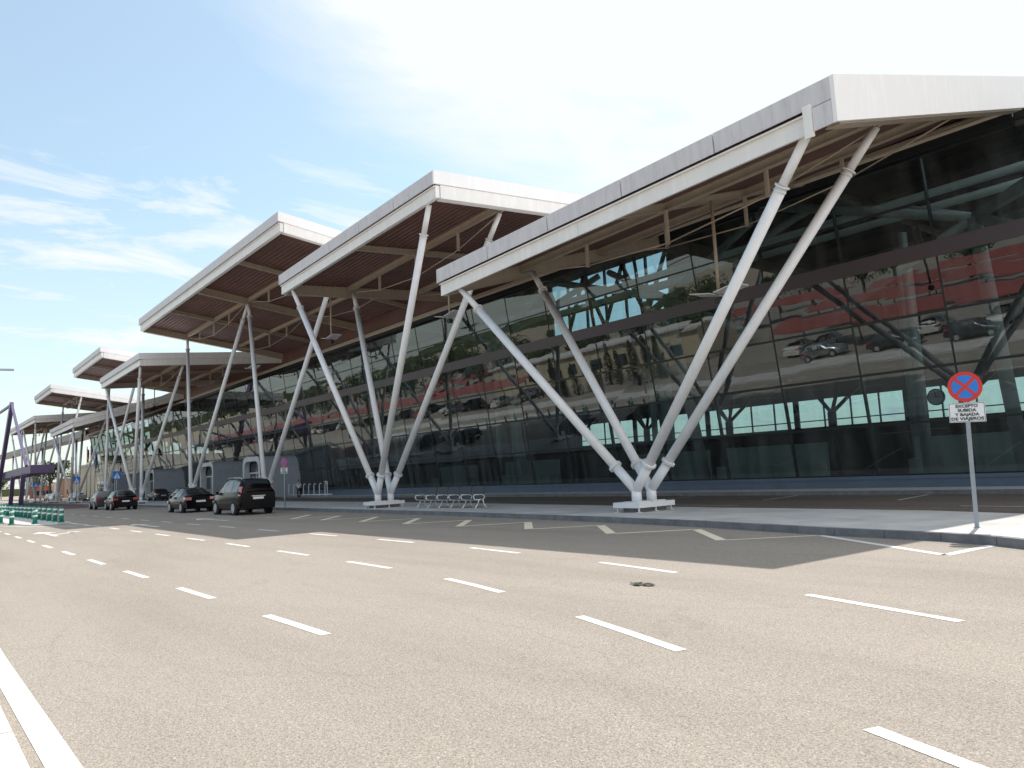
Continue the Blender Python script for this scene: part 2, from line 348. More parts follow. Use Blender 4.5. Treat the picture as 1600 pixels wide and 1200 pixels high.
# made-up bright sky lobe, out of view, added to light the canopy ends
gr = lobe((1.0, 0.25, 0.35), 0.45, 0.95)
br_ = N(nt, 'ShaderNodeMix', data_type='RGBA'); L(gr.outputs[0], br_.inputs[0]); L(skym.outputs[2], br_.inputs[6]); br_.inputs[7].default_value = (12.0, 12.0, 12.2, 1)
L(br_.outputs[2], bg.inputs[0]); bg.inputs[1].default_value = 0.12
SC.view_settings.view_transform = 'Standard'; SC.view_settings.look = 'None'; SC.view_settings.exposure = 0

# ------------------------------------------------------------------ the ground and the roads
gnd = MB(); gnd.quad((-2500, -2500, -0.05), (2500, -2500, -0.05), (2500, 2500, -0.05), (-2500, 2500, -0.05)); struct('ground', gnd, M['earth'])
rd = MB(); rd.quad((-420, -1.0, 0), (60, -1.0, 0), (60, 33, 0), (-420, 33, 0)); struct('road', rd, M['road'])
lot = MB(); lot.quad((-420, -130, -0.004), (60, -130, -0.004), (60, -1.002, -0.004), (-420, -1.002, -0.004)); struct('car_park_ground', lot, M['lot'])
def poly_strip(front, back): return [*front, *reversed(back)]
# kerb line of the island pavement (front) and its rear edge
KF = [(2.6, 8.6), (0.4, 10.6), (-2.2, 12.4), (-3.9, 13.35), (-4.9, 13.95), (-5.9, 14.3), (-8, 14.55), (-11.7, 15.3), (-15.8, 15.8), (-21, 16.2), (-28, 16.6), (-40, 16.9), (-80, 17.0), (-300, 17.0)]
KB = [(2.6, 17.6), (-5, 18.6), (-8.4, 19.6), (-15, 20.0), (-27, 21.2), (-40, 22.3), (-80, 23.0), (-300, 23.0)]
def inset(pts, d):
    out = []
    for i, p in enumerate(pts):
        a = Vector(pts[max(0, i-1)]); b = Vector(pts[min(len(pts)-1, i+1)]); t = (b-a).normalized(); n = Vector((t.y, -t.x))
        out.append((p[0]+n.x*d, p[1]+n.y*d))
    return out
def band(pA, pB, z0, z1):
    mb = MB()
    for (a, b, c, d) in zip(pA, pA[1:], pB[1:], pB):
        mb.hexa([(*d, z0), (*c, z0), (*b, z0), (*a, z0), (*d, z1), (*c, z1), (*b, z1), (*a, z1)])
    return mb
KF2 = inset(KF, 0.16)   # inner side of the front kerbstones
# kerbstones: cut in 1 m stones with small joints
def stones(line, w, z0, z1, side):
    mb = MB(); 
    for a, b in zip(line, line[1:]):
        A = Vector(a); B = Vector(b); ln = (B-A).length; t = (B-A)/ln; n = Vector((t.y, -t.x))*side
        k = max(1, round(min(ln, 80)/1.0))
        for i in range(k):
            p = A+t*(ln*i/k+0.006); q = A+t*(ln*(i+1)/k-0.006)
            P = [p, q, q+n*w, p+n*w]
            if side < 0: P = [p, p+n*w, q+n*w, q]
            ch = 0.02
            mb.prism([tuple(v) for v in (P if side > 0 else P)], z0, z1+random.uniform(-0.002, 0.002))
    return mb
struct('kerb', stones(KF, 0.16, -0.02, 0.152, 1), M['kerb'])
poly = poly_strip(inset(KF, 0.162), KB)
pv = MB(); pv.prism(list(reversed(poly)) if False else poly, -0.01, 0.147); 
import bmesh
def fix_normals(o):
    bm = bmesh.new(); bm.from_mesh(o.data); bmesh.ops.triangulate(bm, faces=[f for f in bm.faces if len(f.verts) > 4]); bmesh.ops.recalc_face_normals(bm, faces=bm.faces); bm.to_mesh(o.data); bm.free()
def paving_mat():
    m, nt, b = newmat('pavement_slabs'); L = nt.links.new
    tc = N(nt, 'ShaderNodeTexCoord')
    br = N(nt, 'ShaderNodeTexBrick'); L(tc.outputs['Object'], br.inputs['Vector']); br.inputs['Scale'].default_value = 1.0
    br.inputs['Brick Width'].default_value = 0.6; br.inputs['Row Height'].default_value = 0.4; br.inputs['Mortar Size'].default_value = 0.004; br.inputs['Mortar Smooth'].default_value = 0.1
    br.inputs['Color1'].default_value = (0.62, 0.60, 0.57, 1); br.inputs['Color2'].default_value = (0.55, 0.535, 0.51, 1); br.inputs['Mortar'].default_value = (0.40, 0.385, 0.36, 1)
    n = N(nt, 'ShaderNodeTexNoise'); n.inputs['Scale'].default_value = 0.8; n.inputs['Detail'].default_value = 8; L(tc.outputs['Object'], n.inputs['Vector'])
    r = ramp(nt, [(0.3, (0.78, 0.77, 0.76)), (0.6, (1, 1, 1))]); L(n.outputs['Fac'], r.inputs[0])
    mx = N(nt, 'ShaderNodeMix', data_type='RGBA', blend_type='MULTIPLY'); mx.inputs[0].default_value = 1; L(br.outputs['Color'], mx.inputs[6]); L(r.outputs[0], mx.inputs[7]); L(mx.outputs[2], b.inputs['Base Color'])
    b.inputs['Roughness'].default_value = 0.85
    return m
M['slabs'] = paving_mat()
o = struct('pavement', pv, M['slabs']); fix_normals(o)
# service road between the island pavement and the terminal, and the terminal pavement
sv = MB()
for (a, b) in zip(KB, KB[1:]): sv.quad((a[0], a[1]-0.02, 0.004), (b[0], b[1]-0.02, 0.004), (b[0], 29.5, 0.004), (a[0], 29.5, 0.004))
for f in sv.f: f.reverse()
struct('service_road', sv, M['dark_asphalt'])
tp = MB(); tp.box(-420, 2.6, 29.52, 33, -0.01, 0.15); struct('terminal_pavement', tp, M['conc'])
tk = MB(); tk.box(-420, 2.6, 29.36, 29.52, -0.01, 0.154); struct('terminal_kerb', tk, M['kerb'])
# pavement and kerb on the camera's side
ck = MB()
for i in range(140):
    x = -110+i*1.0
    if not (-56 < x < -45): ck.box(x+0.006, x+0.994, 0.44, 0.60, -0.01, 0.10)
struct('near_kerb', ck, M['conc'])
cs = MB(); cs.box(-110, 30, -3.2, 0.438, -0.01, 0.098); struct('near_pavement', cs, M['slabs'])
gt = MB(); gt.quad((-110, 0.602, 0.003), (30, 0.602, 0.003), (30, 0.64, 0.003), (-110, 0.64, 0.003)); struct('gutter', gt, M['dark_asphalt'])
# raised red crossing far down the road
rc = MB(); rc.quad((-160, 9.0, 0.006), (-86, 9.0, 0.006), (-86, 16.9, 0.006), (-160, 16.9, 0.006)); struct('red_crossing', rc, M['red_asphalt'])
# traffic island with bollards
isl = MB(); isl.prism([(-46.2, 5.2), (-45.3, 6.2), (-47.0, 7.1), (-110, 6.95), (-110, 3.6), (-62, 3.9)], -0.01, 0.03); o = struct('painted_island', isl, M['conc']); fix_normals(o)

# ---- painted markings
def line(name, pts, w, mat=None, z=0.0035):
    mb = MB()
    L_ = inset(pts, w/2); R_ = inset(pts, -w/2)
    for a, b, c, d in zip(L_, L_[1:], R_[1:], R_): mb.quad((*a, z), (*b, z), (*c, z), (*d, z))
    for i, f in enumerate(mb.f):
        p = [Vector(mb.v[j]) for j in f[:3]]
        if (p[1]-p[0]).cross(p[2]-p[0]).z < 0: f.reverse()
    return struct(name, mb, mat or M['paint'])
def dashes(name, curve, n, w=0.12, dash=1.75, gap=2.2, start=0.0, x1=-84):
    """curve: function x -> y, dashes marching along -x"""
    x = start
    while x > x1:
        xs = [x, x-dash*0.5, x-dash]
        line(name, [(q, curve(q)) for q in xs], w)
        x -= dash+gap
def interp(tab):
    def f(x):
        for (xa, ya), (xb, yb) in zip(tab, tab[1:]):
            if xb <= x <= xa: return ya+(yb-ya)*(x-xa)/(xb-xa)
        return tab[-1][1] if x < tab[-1][0] else tab[0][1]
    return f
c1 = interp([(0, 3.7), (-1.7, 4.25), (-2.5, 4.52), (-4.5, 5.3), (-6, 5.72), (-8.5, 6.35), (-10.1, 6.6), (-12, 6.75), (-16, 6.9), (-22, 7.0), (-120, 7.1)])
c2 = interp([(0, 6.9), (-3.1, 7.75), (-4.9, 8.25), (-7.5, 8.92), (-9.3, 9.2), (-12, 9.45), (-13.8, 9.6), (-18, 9.7), (-120, 9.9)])
c3 = interp([(0, 3.3), (-8, 3.5), (-120, 3.4)])
dashes('lane_marking', c1, 20, start=-0.55, dash=1.8, gap=2.02, x1=-44)
dashes('lane_marking', c2, 20, start=-3.1, dash=1.85, gap=2.45, x1=-84)
dashes('lane_marking', c3, 20, start=-7.6, dash=1.7, gap=2.05, x1=-44)
line('edge_line', [(1, 0.95), (-3, 0.82), (-5.3, 0.79), (-9, 0.77), (-30, 0.8), (-44, 0.85)], 0.17)
# zigzag along the kerb, thin cream line with thick white flanks
zx = [(-5.0, 14.15), (-5.05, 12.45), (-8.35, 14.5), (-9.5, 12.95), (-11.55, 14.75), (-12.9, 13.2), (-14.85, 14.9), (-16.2, 13.4), (-18.25, 15.15), (-19.35, 13.35)]
zx = [(-5.0, 14.15), (-5.2, 12.5)]
x = -8.35
line('zigzag_marking', [(-4.98, 14.1), (-5.1, 12.45)], 0.16)
line('zigzag_marking', [(-5.12, 12.48), (-8.3, 14.52)], 0.15)
line('zigzag_marking', [(-8.32, 14.5), (-9.55, 12.95)], 0.10, M['paint_y'])
pts = [(-11.6, 14.8), (-12.85, 13.2), (-14.95, 14.95), (-16.1, 13.35), (-18.3, 15.15), (-19.3, 13.25), (-21.45, 15.15), (-22.5, 13.25), (-24.8, 15.2), (-25.7, 13.25), (-27.95, 15.15), (-29.0, 13.2), (-31.2, 15.1), (-31.9, 13.15), (-34.35, 15.1), (-35.1, 13.15), (-37.55, 15.0)]
line('zigzag_marking', [(-9.55, 12.97), (-11.6, 14.8)], 0.22, M['paint_y'])
for i, (a, b) in enumerate(zip(pts, pts[1:])):
    if i > 13 and i % 2 == 1: continue
    line('zigzag_marking', [a, b], 0.17 if i % 2 == 0 else 0.24, M['paint_y'])
# bay marks on the service road
for a, b in (((-17.0, 25.9), (-17.5, 29.2)), ((-11.9, 25.9), (-12.3, 29.2)), ((-22.3, 25.9), (-22.8, 29.2)), ((-7.0, 23.1), (-9.0, 23.3)), ((-16, 22.8), (-19.5, 23.1))): line('bay_marking', [a, b], 0.10, z=0.008)
def arrow(x, y, kind):
    mb = MB(); z = 0.0045
    def q(pts): mb.poly([(x+px, y+py, z) for px, py in pts])
    q([(0, -0.08), (0, 0.08), (-3.2, 0.08), (-3.2, -0.08)])
    q([(-3.1, -0.45), (-3.1, 0.45), (-4.7, 0)])
    if kind == 'double': q([(-1.5, 0.09), (-2.3, 0.85), (-2.0, 0.95), (-1.2, 0.09)]); q([(-1.7, 0.7), (-2.4, 1.25), (-2.9, 0.75)])
    for f in mb.f:
        p = [Vector(mb.v[j]) for j in f[:3]]
        if (p[1]-p[0]).cross(p[2]-p[0]).z < 0: f.reverse()
    return struct('arrow_marking', mb, M['paint'])
arrow(-34.2, 8.35, 's'); arrow(-35.0, 11.45, 's'); arrow(-33.2, 4.55, 'double'); arrow(-62, 8.4, 's')
line('island_line', [(-40.9, 6.95), (-44, 6.95), (-48, 6.98)], 0.18)
line('island_line', [(-41.5, 6.5), (-45.0, 5.0), (-50, 3.9), (-60, 3.5)], 0.14)
line('island_line', [(-64, 7.6), (-70, 7.7), (-82, 7.8)], 0.2)

# ------------------------------------------------------------------ entrance canopies
E_ = [-8.0, -24.7, -41.0, -57.6, -74.3, -91.8, -109.3, -128.0, -145.9, -164.5, -183.0]
Y0 = 16.4; YB = 29.9
def canopy(name, label, xr, xl, zr, zl, slope, bays, big_end=False, YB=29.9):
    xc = (xl+xr)/2; rt = root('entrance_canopy', (xc, 23, 0), label, 'canopy', 'stepped entrance canopies along the terminal')
    def P(x, y, dz): return (x, y, zl+(zr-zl)*(x-xl)/(xr-xl)+slope*(y-Y0)+dz)
    # roof deck
    d = MB(); d.hexa([P(xl, Y0+.08, -.20), P(xr, Y0+.08, -.20), P(xr, YB, -.20), P(xl, YB, -.20), P(xl, Y0+.08, -.06), P(xr, Y0+.08, -.06), P(xr, YB, -.06), P(xl, YB, -.06)])
    part('roof_deck', d, M['grey_fascia'], rt)
    # corrugated soffit, ribs parallel to the front edge
    s = MB(); per = 0.30; n = int((YB-Y0-0.3)/per)
    for i in range(n):
        y = Y0+0.25+i*per; prof = [(y, -.52), (y+.10, -.52), (y+.14, -.60), (y+.26, -.60), (y+.30, -.52)]
        for (ya, da), (yb, db) in zip(prof, prof[1:]):
            s.quad(P(xl+.1, yb, db), P(xr-.1, yb, db), P(xr-.1, ya, da), P(xl+.1, ya, da))
    part('soffit', s, M['soffit'], rt)
    # front: upper grey sheet panels with joints, lower white beam
    fp = MB(); k = max(2, round((xr-xl)/3.3))
    xe = xr-0.0
    for i in range(k):
        a = xl+(xe-xl)*i/k+(0.02 if i else 0); b = xl+(xe-xl)*(i+1)/k-(0.02 if i < k-1 else 0)
        fp.hexa([P(a, Y0, -.54), P(b, Y0, -.54), P(b, Y0+.07, -.54), P(a, Y0+.07, -.54), P(a, Y0-.03, 0), P(b, Y0-.03, 0), P(b, Y0+.07, 0), P(a, Y0+.07, 0)])
    part('front_fascia', fp, M['grey_fascia'], rt)
    fb = MB(); x2 = xr-(0.75 if big_end else 0.05); nb = 2*bays
    for i in range(nb):
        a = xl+.05+(x2-xl-.05)*i/nb+.008; b = xl+.05+(x2-xl-.05)*(i+1)/nb-.008
        fb.hexa([P(a, Y0+.10, -1.12), P(b, Y0+.10, -1.12), P(b, Y0+.30, -1.12), P(a, Y0+.30, -1.12), P(a, Y0+.10, -.60), P(b, Y0+.10, -.60), P(b, Y0+.30, -.60), P(a, Y0+.30, -.60)])
        fb.hexa([P(a, Y0+.02, -.66), P(b, Y0+.02, -.66), P(b, Y0+.098, -.66), P(a, Y0+.098, -.66), P(a, Y0+.02, -.625), P(b, Y0+.02, -.625), P(b, Y0+.098, -.625), P(a, Y0+.098, -.625)])
    part('front_beam', fb, M['white_fascia'], rt)
    # ends
    for sgn, xx in ((1, xr), (-1, xl)):
        e = MB(); YE = 36 if (big_end and sgn > 0) else YB
        a, b = (xx-.07, xx+.03) if sgn > 0 else (xx-.03, xx+.07)
        zb = -1.13 if (big_end and sgn > 0) else -.56
        e.hexa([P(a, Y0-.03, zb), P(b, Y0-.03, zb), P(b, YE, zb), P(a, YE, zb), P(a, Y0-.03, .004), P(b, Y0-.03, .004), P(b, YE, .004), P(a, YE, .004)])
        part('end_fascia', e, M['end_white_lit'] if sgn > 0 else M['grey_fascia'], rt)
        g = MB()
        off = 0.13 if (big_end and sgn > 0) else 0.02
        a, b = (xx-.28-off, xx-off) if sgn > 0 else (xx+.02, xx+.30)
        g.hexa([P(a, Y0+.32, -1.12), P(b, Y0+.32, -1.12), P(b, YB, -1.12), P(a, YB, -1.12), P(a, Y0+.32, -.575), P(b, Y0+.32, -.575), P(b, YB, -.575), P(a, YB, -.575)])
        fl = 0.05
        a2, b2 = a-.04, b+.04
        g.hexa([P(a2, Y0+.32, -1.16), P(b2, Y0+.32, -1.16), P(b2, YB, -1.16), P(a2, YB, -1.16), P(a2, Y0+.32, -1.125), P(b2, Y0+.32, -1.125), P(b2, YB, -1.125), P(a2, YB, -1.125)])
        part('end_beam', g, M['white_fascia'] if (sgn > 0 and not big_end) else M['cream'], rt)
    if big_end:
        cpn = MB(); cpn.hexa([P(xr-.55, Y0-.035, -1.13), P(xr-.075, Y0-.035, -1.13), P(xr-.075, Y0+.06, -1.13), P(xr-.55, Y0+.06, -1.13), P(xr-.55, Y0-.04, -.565), P(xr-.075, Y0-.04, -.565), P(xr-.075, Y0+.06, -.565), P(xr-.55, Y0+.06, -.565)])
        part('corner_panel', cpn, M['grey_fascia'], rt)
        bk = MB(); bk.hexa([P(xr-.76, Y0-.10, -1.25), P(xr-.56, Y0-.10, -1.25), P(xr-.56, Y0+.02, -1.25), P(xr-.76, Y0+.02, -1.25), P(xr-.76, Y0-.10, -.45), P(xr-.56, Y0-.10, -.45), P(xr-.56, Y0+.02, -.45), P(xr-.76, Y0+.02, -.45)])
        part('corner_bracket', bk, M['white_fascia'], rt)
    # cross beams: deep at bay lines, slim between
    bw = (xr-xl)/bays
    for i in range(1, bays*4):
        xx = xl+bw*i/4
        if i % 4 == 0: m_ = MB().ibeam(P(xx, Y0+.32, -.86), P(xx, YB, -.86), 0.30, 0.52, 0.04)
        elif i % 2 == 0: m_ = MB().ibeam(P(xx, Y0+.32, -.75), P(xx, YB, -.75), 0.20, 0.28, 0.03)
        else: continue
        part('cross_beam', m_, M['cream'], rt)
    # long beams parallel to the front, under-strung with rods
    for yy in (20.5, 25.4):
        m_ = MB()
        m_.ibeam(P(xl+.32, yy, -.77), P(xr-.45, yy, -.77), 0.20, 0.30, 0.03)
        part('long_beam', m_, M['cream'], rt)
        for b in range(bays):
            xa = xl+bw*b+0.4; xb = xl+bw*(b+1)-0.4
            t = MB(); p1 = xa+(xb-xa)*.25; pm = (xa+xb)/2; p3 = xa+(xb-xa)*.75
            A = P(xa, yy, -.95); B = P(p1, yy, -1.75); Cc = P(p3, yy, -1.75); D = P(xb, yy, -.95); Mm = P(pm, yy, -2.05)
            for a_, b_ in ((A, B), (B, Mm), (Mm, Cc), (Cc, D)): t.tube(a_, b_, 0.028, 8)
            part('tie_rod', t, M['cream'], rt)
            for (p_, dz) in ((p1, -1.75), (pm, -2.05), (p3, -1.75)):
                q = MB(); q.bar(P(p_, yy, -.925), P(p_, yy, dz-.05), 0.11, 0.11, up=(1, 0, 0)); part('post', q, M['cream'], rt)
    return rt
SA, SB, SCc = 0.30, 0.072, -0.137
canopy('c', 'nearest entrance canopy with tall blown-out white right end, rising steeply towards the glass', E_[0], E_[1], 10.31, 9.75, SA, 1, big_end=True, YB=29.9)
canopy('c', 'second nearest canopy, gently sloped, with white end panels between the nearest and the wide one', E_[1], E_[2], 13.9, 13.35, SB, 1)
canopy('c', 'wide high canopy two bays long, tilted down towards the terminal, above the black van', E_[2], E_[4], 17.15, 17.1, SCc, 2)
canopy('c', 'grey shaded canopy tucked just left of and below the wide high canopy', E_[4], E_[5], 13.95, 13.8, SB, 1)
canopy('c', 'high tilted canopy showing ribbed brown underside beyond the grey shaded canopy', E_[5], E_[6], 17.35, 17.3, SCc, 1)
canopy('c', 'low steep canopy with plain grey end in front of the far flagpoles', E_[6], E_[7], 10.85, 10.8, SA, 1)
canopy('c', 'high far canopy with long white sunlit end above the low steep canopy', E_[7], E_[8], 17.55, 17.6, SCc, 1)
canopy('c', 'farthest canopy, two bays long, at the left end of the terminal', E_[8], E_[10], 14.45, 14.8, SB, 2)

# ---- the strut clusters
def cluster(x, kind, label, tops):
    """tops: list of (x,y,z) strut heads; alternate front/rear by y"""
    rt = root('strut_cluster', (x, 18.3, 0.15), label, 'column', 'splayed white struts carrying the canopies')
    yf, yr = 17.92, 18.62
    b = MB(); b.box(x-.30, x+.30, yf-.32, yr+.32, .14, .36); part('footing', b, M['kerb'], rt)
    # low white guard shelf round the footing
    g = MB(); zt = .42
    g.box(x-.52, x+.52, yf-.50, yf-.335, zt-.05, zt+.02); g.box(x-.52, x+.52, yr+.325, yr+.46, zt-.05, zt+.02)
    g.box(x-.52, x-.31, yf-.34, yr+.34, zt-.05, zt+.02); g.box(x+.31, x+.52, yf-.34, yr+.34, zt-.05, zt+.02)
    g.box(x-.54, x+.54, yf-.52, yf-.505, zt-.13, zt+.03); g.box(x+.525, x+.54, yf-.50, yr+.46, zt-.13, zt+.03); g.box(x-.54, x-.525, yf-.50, yr+.46, zt-.13, zt+.03)
    gs = part('guard_shelf', g, M['white'], rt)
    for sx_ in (-1, 1):
        for yy in (yf-.42, 18.27, yr+.38):
            l = MB(); l.tube((x+sx_*.44, yy, .15), (x+sx_*.44, yy, .369), .03, 8); l.box(x+sx_*.44-.07, x+sx_*.44+.07, yy-.07, yy+.07, .149, .165); part('leg', l, M['white'], rt)
    for yy in (yf, yr):
        mine = [t for t in tops if (abs(t[3]-yy) < .01)]
        pl = MB(); pl.box(x-.30, x+.30, yy-.30, yy+.30, .363, .47); part('base_plate', pl, M['white'], rt)
        for bx in (-.22, .22):
            for by in (-.22, .22): pl.tube((x+bx, yy+by, .47), (x+bx, yy+by, .52), .028, 6)
        st = MB(); st.tube((x, yy, .47), (x, yy, .86), .16, 18, .155)
        heads = []
        for t in mine:
            A = Vector((x, yy, .80)); B = Vector(t[:3]); d = (B-A).normalized(); cA = A+d*1.05
            st.tube(A-d*.05, cA, .152, 18); heads.append((A, B, d, cA))
        part('socket', st, M['strut'], rt)
        for A, B, d, cA in heads:
            s = MB(); s.tube(cA+d*.04, B-d*1.3, .152, 20); s.tube(B-d*1.25, B-d*.0, .12, 16)
            so_ = part('strut', s, M['strut'], rt)
            c_ = MB(); c_.tube(cA-d*.02, cA+d*.015, .222, 20); c_.tube(cA+d*.025, cA+d*.06, .222, 20)
            part('collar', c_, M['strut'], so_); c_ = MB()
            c_.tube(B-d*1.30, B-d*1.265, .20, 20); c_.tube(B-d*1.42, B-d*1.40, .17, 20)
            part('collar', c_, M['strut'], so_)
    return rt
YF, YR = 17.92, 18.62
def tops_V(xl, xr, zl, zr, slope):  # four struts
    f = lambda y: slope*(y-Y0)-1.12
    return [(xl+1.1, 16.75, zl+f(16.75), YF), (xr-.95, 16.75, zr+f(16.75), YF), (xl+1.1, 20.5, zl+f(20.5)+.05, YR), (xr-.95, 20.5, zr+f(20.5)+.05, YR)]
def tops_C(xl, xr, zl, zr):  # two struts to the long beam
    f = SCc*(20.5-Y0)-1.05
    return [(xl, 20.5, zl+f, YR), (xr, 20.5, zr+f, YR)]
cluster(-16.25, 'V', 'nearest white four-strut cluster, right of the bench', tops_V(E_[1], E_[0], 9.75, 10.31, SA))
cluster(-32.9, 'V', 'white four-strut cluster left of the bench under the second canopy', tops_V(E_[2], E_[1], 13.35, 13.9, SB))
cluster(-49.4, 'C', 'white strut pair rising just right of and behind the black van', tops_C(E_[3]+.1, E_[2]-.5, 17.1, 17.1))
cluster(-66.0, 'C', 'white strut pair rising behind the black saloon', tops_C(E_[4]+.5, E_[3]-.1, 17.1, 17.1))
cluster(-83.0, 'V', 'four-strut cluster behind the two dark cars on the left', tops_V(E_[5], E_[4], 13.8, 13.95, SB))
cluster(-100.5, 'C', 'strut pair of the high ribbed canopy, left of the two dark cars', tops_C(E_[6]+.5, E_[5]-.5, 17.3, 17.3))
cluster(-118.7, 'V', 'four-strut cluster of the low steep grey canopy', tops_V(E_[7], E_[6], 10.8, 10.85, SA))
cluster(-137.0, 'C', 'strut pair under the high far canopy with the long white end', tops_C(E_[8]+.5, E_[7]-.5, 17.6, 17.5))
cluster(-155.2, 'V', 'right four-strut cluster of the farthest canopy', tops_V(E_[9], E_[8], 14.6, 14.45, SB))
cluster(-173.7, 'V', 'left four-strut cluster of the farthest canopy, last of the row', tops_V(E_[10], E_[9], 14.8, 14.6, SB))

# ---- winged lamps hanging from the canopies
def winglamp(x, y, ztop, zb, label):
    rt = root('hanging_lamp', (x, y, ztop), label, 'lamp', 'winged lamps hanging under the canopies')
    part('rod', MB().tube((x, y, ztop), (x, y, zb), .06, 8), M['cream'], rt)
    w = MB()
    for sg in (-1, 1):
        a = [(x+sg*.08, y-.45, zb), (x+sg*.95, y-.38, zb+.16), (x+sg*.95, y+.38, zb+.16), (x+sg*.08, y+.45, zb)]
        w.hexa([*(a if sg > 0 else reversed(a)), *[(p[0], p[1], p[2]+.035) for p in (a if sg > 0 else list(reversed(a)))]])
    part('reflector', w, M['white'], rt)
    part('spotlight', MB().tube((x, y-.12, zb-.22), (x, y+.12, zb-.18), .13, 12), M['dark'], rt)
    return rt
winglamp(-15.5, 22, 10.75, 7.35, 'cream rod lamp with wings hanging behind the nearest strut cluster')
winglamp(-33.6, 23, 12.9, 10.1, 'winged lamp hanging under the second canopy, left of the nearest canopy corner')
winglamp(-50.4, 24, 15.2, 11.8, 'winged lamp hanging under the right bay of the wide high canopy')
winglamp(-66.5, 24, 15.2, 11.8, 'winged lamp hanging under the left bay of the wide high canopy')
winglamp(-83.2, 23, 13.5, 10.4, 'winged lamp hanging under the grey shaded canopy')
winglamp(-100.5, 24, 15.4, 11.9, 'winged lamp under the high ribbed canopy on the left')
winglamp(-119, 23, 12.0, 8.4, 'winged lamp under the low steep grey canopy')
winglamp(-137, 24, 15.6, 12.0, 'winged lamp under the high far canopy with long white end')

# ------------------------------------------------------------------ the terminal
XG0, XG1 = 2.0, -179.0
TB = root('terminal_building', (-88, 32, 0), 'long glass terminal with outward-leaning facade, grey band and dark interior', 'terminal')
def gy(z, d=0.0): return 32-(z-.6)*TAN10-d
LV = [.66, 2.75, 4.85, 6.95, 9.02, 9.62, 11.2, 12.88]
pl = MB(); pl.box(XG1, XG0, 31.9, 32.3, 0.0, .62); part('base_wall', pl, M['plinth'], TB)
pc = MB(); pc.box(XG1, XG0, 31.84, 31.898, .50, .64); part('base_ledge', pc, M['plinth'], TB)
MX = [-0.5]
k = -11.7+3.72*3
MX = []
x = k
while x > XG1: MX.append(x); x -= 3.72
MX = [XG0]+MX+[XG1]
random.seed(3)
for a, b in zip(MX, MX[1:]):
    g = MB()
    for z0, z1 in zip(LV, LV[1:]):
        if z0 == 9.02: continue
        j = [random.uniform(-.006, .006) for _ in range(4)]
        g.quad((b+.03, gy(z0)+j[0], z0), (a-.03, gy(z0)+j[1], z0), (a-.03, gy(z1)+j[2], z1), (b+.03, gy(z1)+j[3], z1))
    part('glass_panel', g, M['glass'], TB)
for i, xx in enumerate(MX):
    m_ = MB(); m_.bar((xx, gy(.64)+.09, .64), (xx, gy(12.9)+.09, 12.9), .07, .16, up=(1, 0, 0)) if False else None
    m_ = MB(); a = (xx, gy(.64)+.06, .64); b = (xx, gy(12.9)+.06, 12.9)
    m_.hexa([(xx-.03, a[1]-.08, .64), (xx+.03, a[1]-.08, .64), (xx+.03, a[1]+.14, .64), (xx-.03, a[1]+.14, .64), (xx-.03, b[1]-.08, 12.9), (xx+.03, b[1]-.08, 12.9), (xx+.03, b[1]+.14, 12.9), (xx-.03, b[1]+.14, 12.9)])
    part('mullion', m_, M['mullion'], TB)
for z in (.66, 2.75, 4.85, 6.95, 11.2, 12.88):
    m_ = MB(); h = .035 if z not in (4.85, 6.95) else .05
    m_.hexa([(XG1, gy(z-h)-.035, z-h), (XG0, gy(z-h)-.035, z-h), (XG0, gy(z-h)+.10, z-h), (XG1, gy(z-h)+.10, z-h), (XG1, gy(z+h)-.035, z+h), (XG0, gy(z+h)-.035, z+h), (XG0, gy(z+h)+.10, z+h), (XG1, gy(z+h)+.10, z+h)])
    part('transom', m_, M['mullion'], TB)
sb = MB(); sb.hexa([(XG1, gy(9.02)-.05, 9.02), (XG0, gy(9.02)-.05, 9.02), (XG0, gy(9.02)+.18, 9.02), (XG1, gy(9.02)+.18, 9.02), (XG1, gy(9.62)-.05, 9.62), (XG0, gy(9.62)-.05, 9.62), (XG0, gy(9.62)+.18, 9.62), (XG1, gy(9.62)+.18, 9.62)])
part('spandrel_band', sb, M['band'], TB)
# dark fascia above the glass and cream head beams
df = MB(); df.box(XG1, -8.4, 29.86, 30.0, 12.93, 13.62); df.box(-8.398, XG0, 29.86, 30.0, 12.93, 13.05); part('head_fascia', df, M['dark'], TB)
ap = MB(); ap.box(-24.6, -8.4, 29.93, 30.3, 13.62, 14.2); ap.box(XG1, -24.602, 29.93, 30.3, 13.62, 15.4); part('roof_upstand', ap, M['soffit'], TB)
for yy, zz in ((29.55, 13.35), (29.15, 13.05)):
    part('head_beam', MB().tube((XG1, yy, zz), (-8.45, yy, zz), .09, 10), M['cream'], TB)
# roof over the hall, higher in the middle with roof lights looking north and south
rf = MB()
def slab(pts, t=.3, XG0=-8.4, XG1=XG1):
    for (ya, za), (yb, zb) in zip(pts, pts[1:]):
        rf.hexa([(XG1, ya, za-t), (XG0, ya, za-t), (XG0, yb, zb-t), (XG1, yb, zb-t), (XG1, ya, za), (XG0, ya, za), (XG0, yb, zb), (XG1, yb, zb)])
slab([(30.0, 13.95), (34, 14.9), (38, 16.4), (42, 17.0)]); slab([(42, 12.4), (50, 11.4), (60.2, 9.0)]); slab([(30.0, 13.06), (42, 12.9), (50, 11.4), (60.2, 9.0)], XG0=XG0, XG1=-8.39)
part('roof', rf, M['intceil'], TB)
cw = MB(); openings = [(-46, -33.5), (-88, -75), (-128, -116)]
xs = -8.4
for (a, b) in openings: cw.box(b, xs, 41.85, 42.05, 12.1, 16.7); xs = a
cw.box(XG1, xs, 41.85, 42.05, 12.1, 16.7); part('clerestory_wall', cw, M['intwall'], TB)
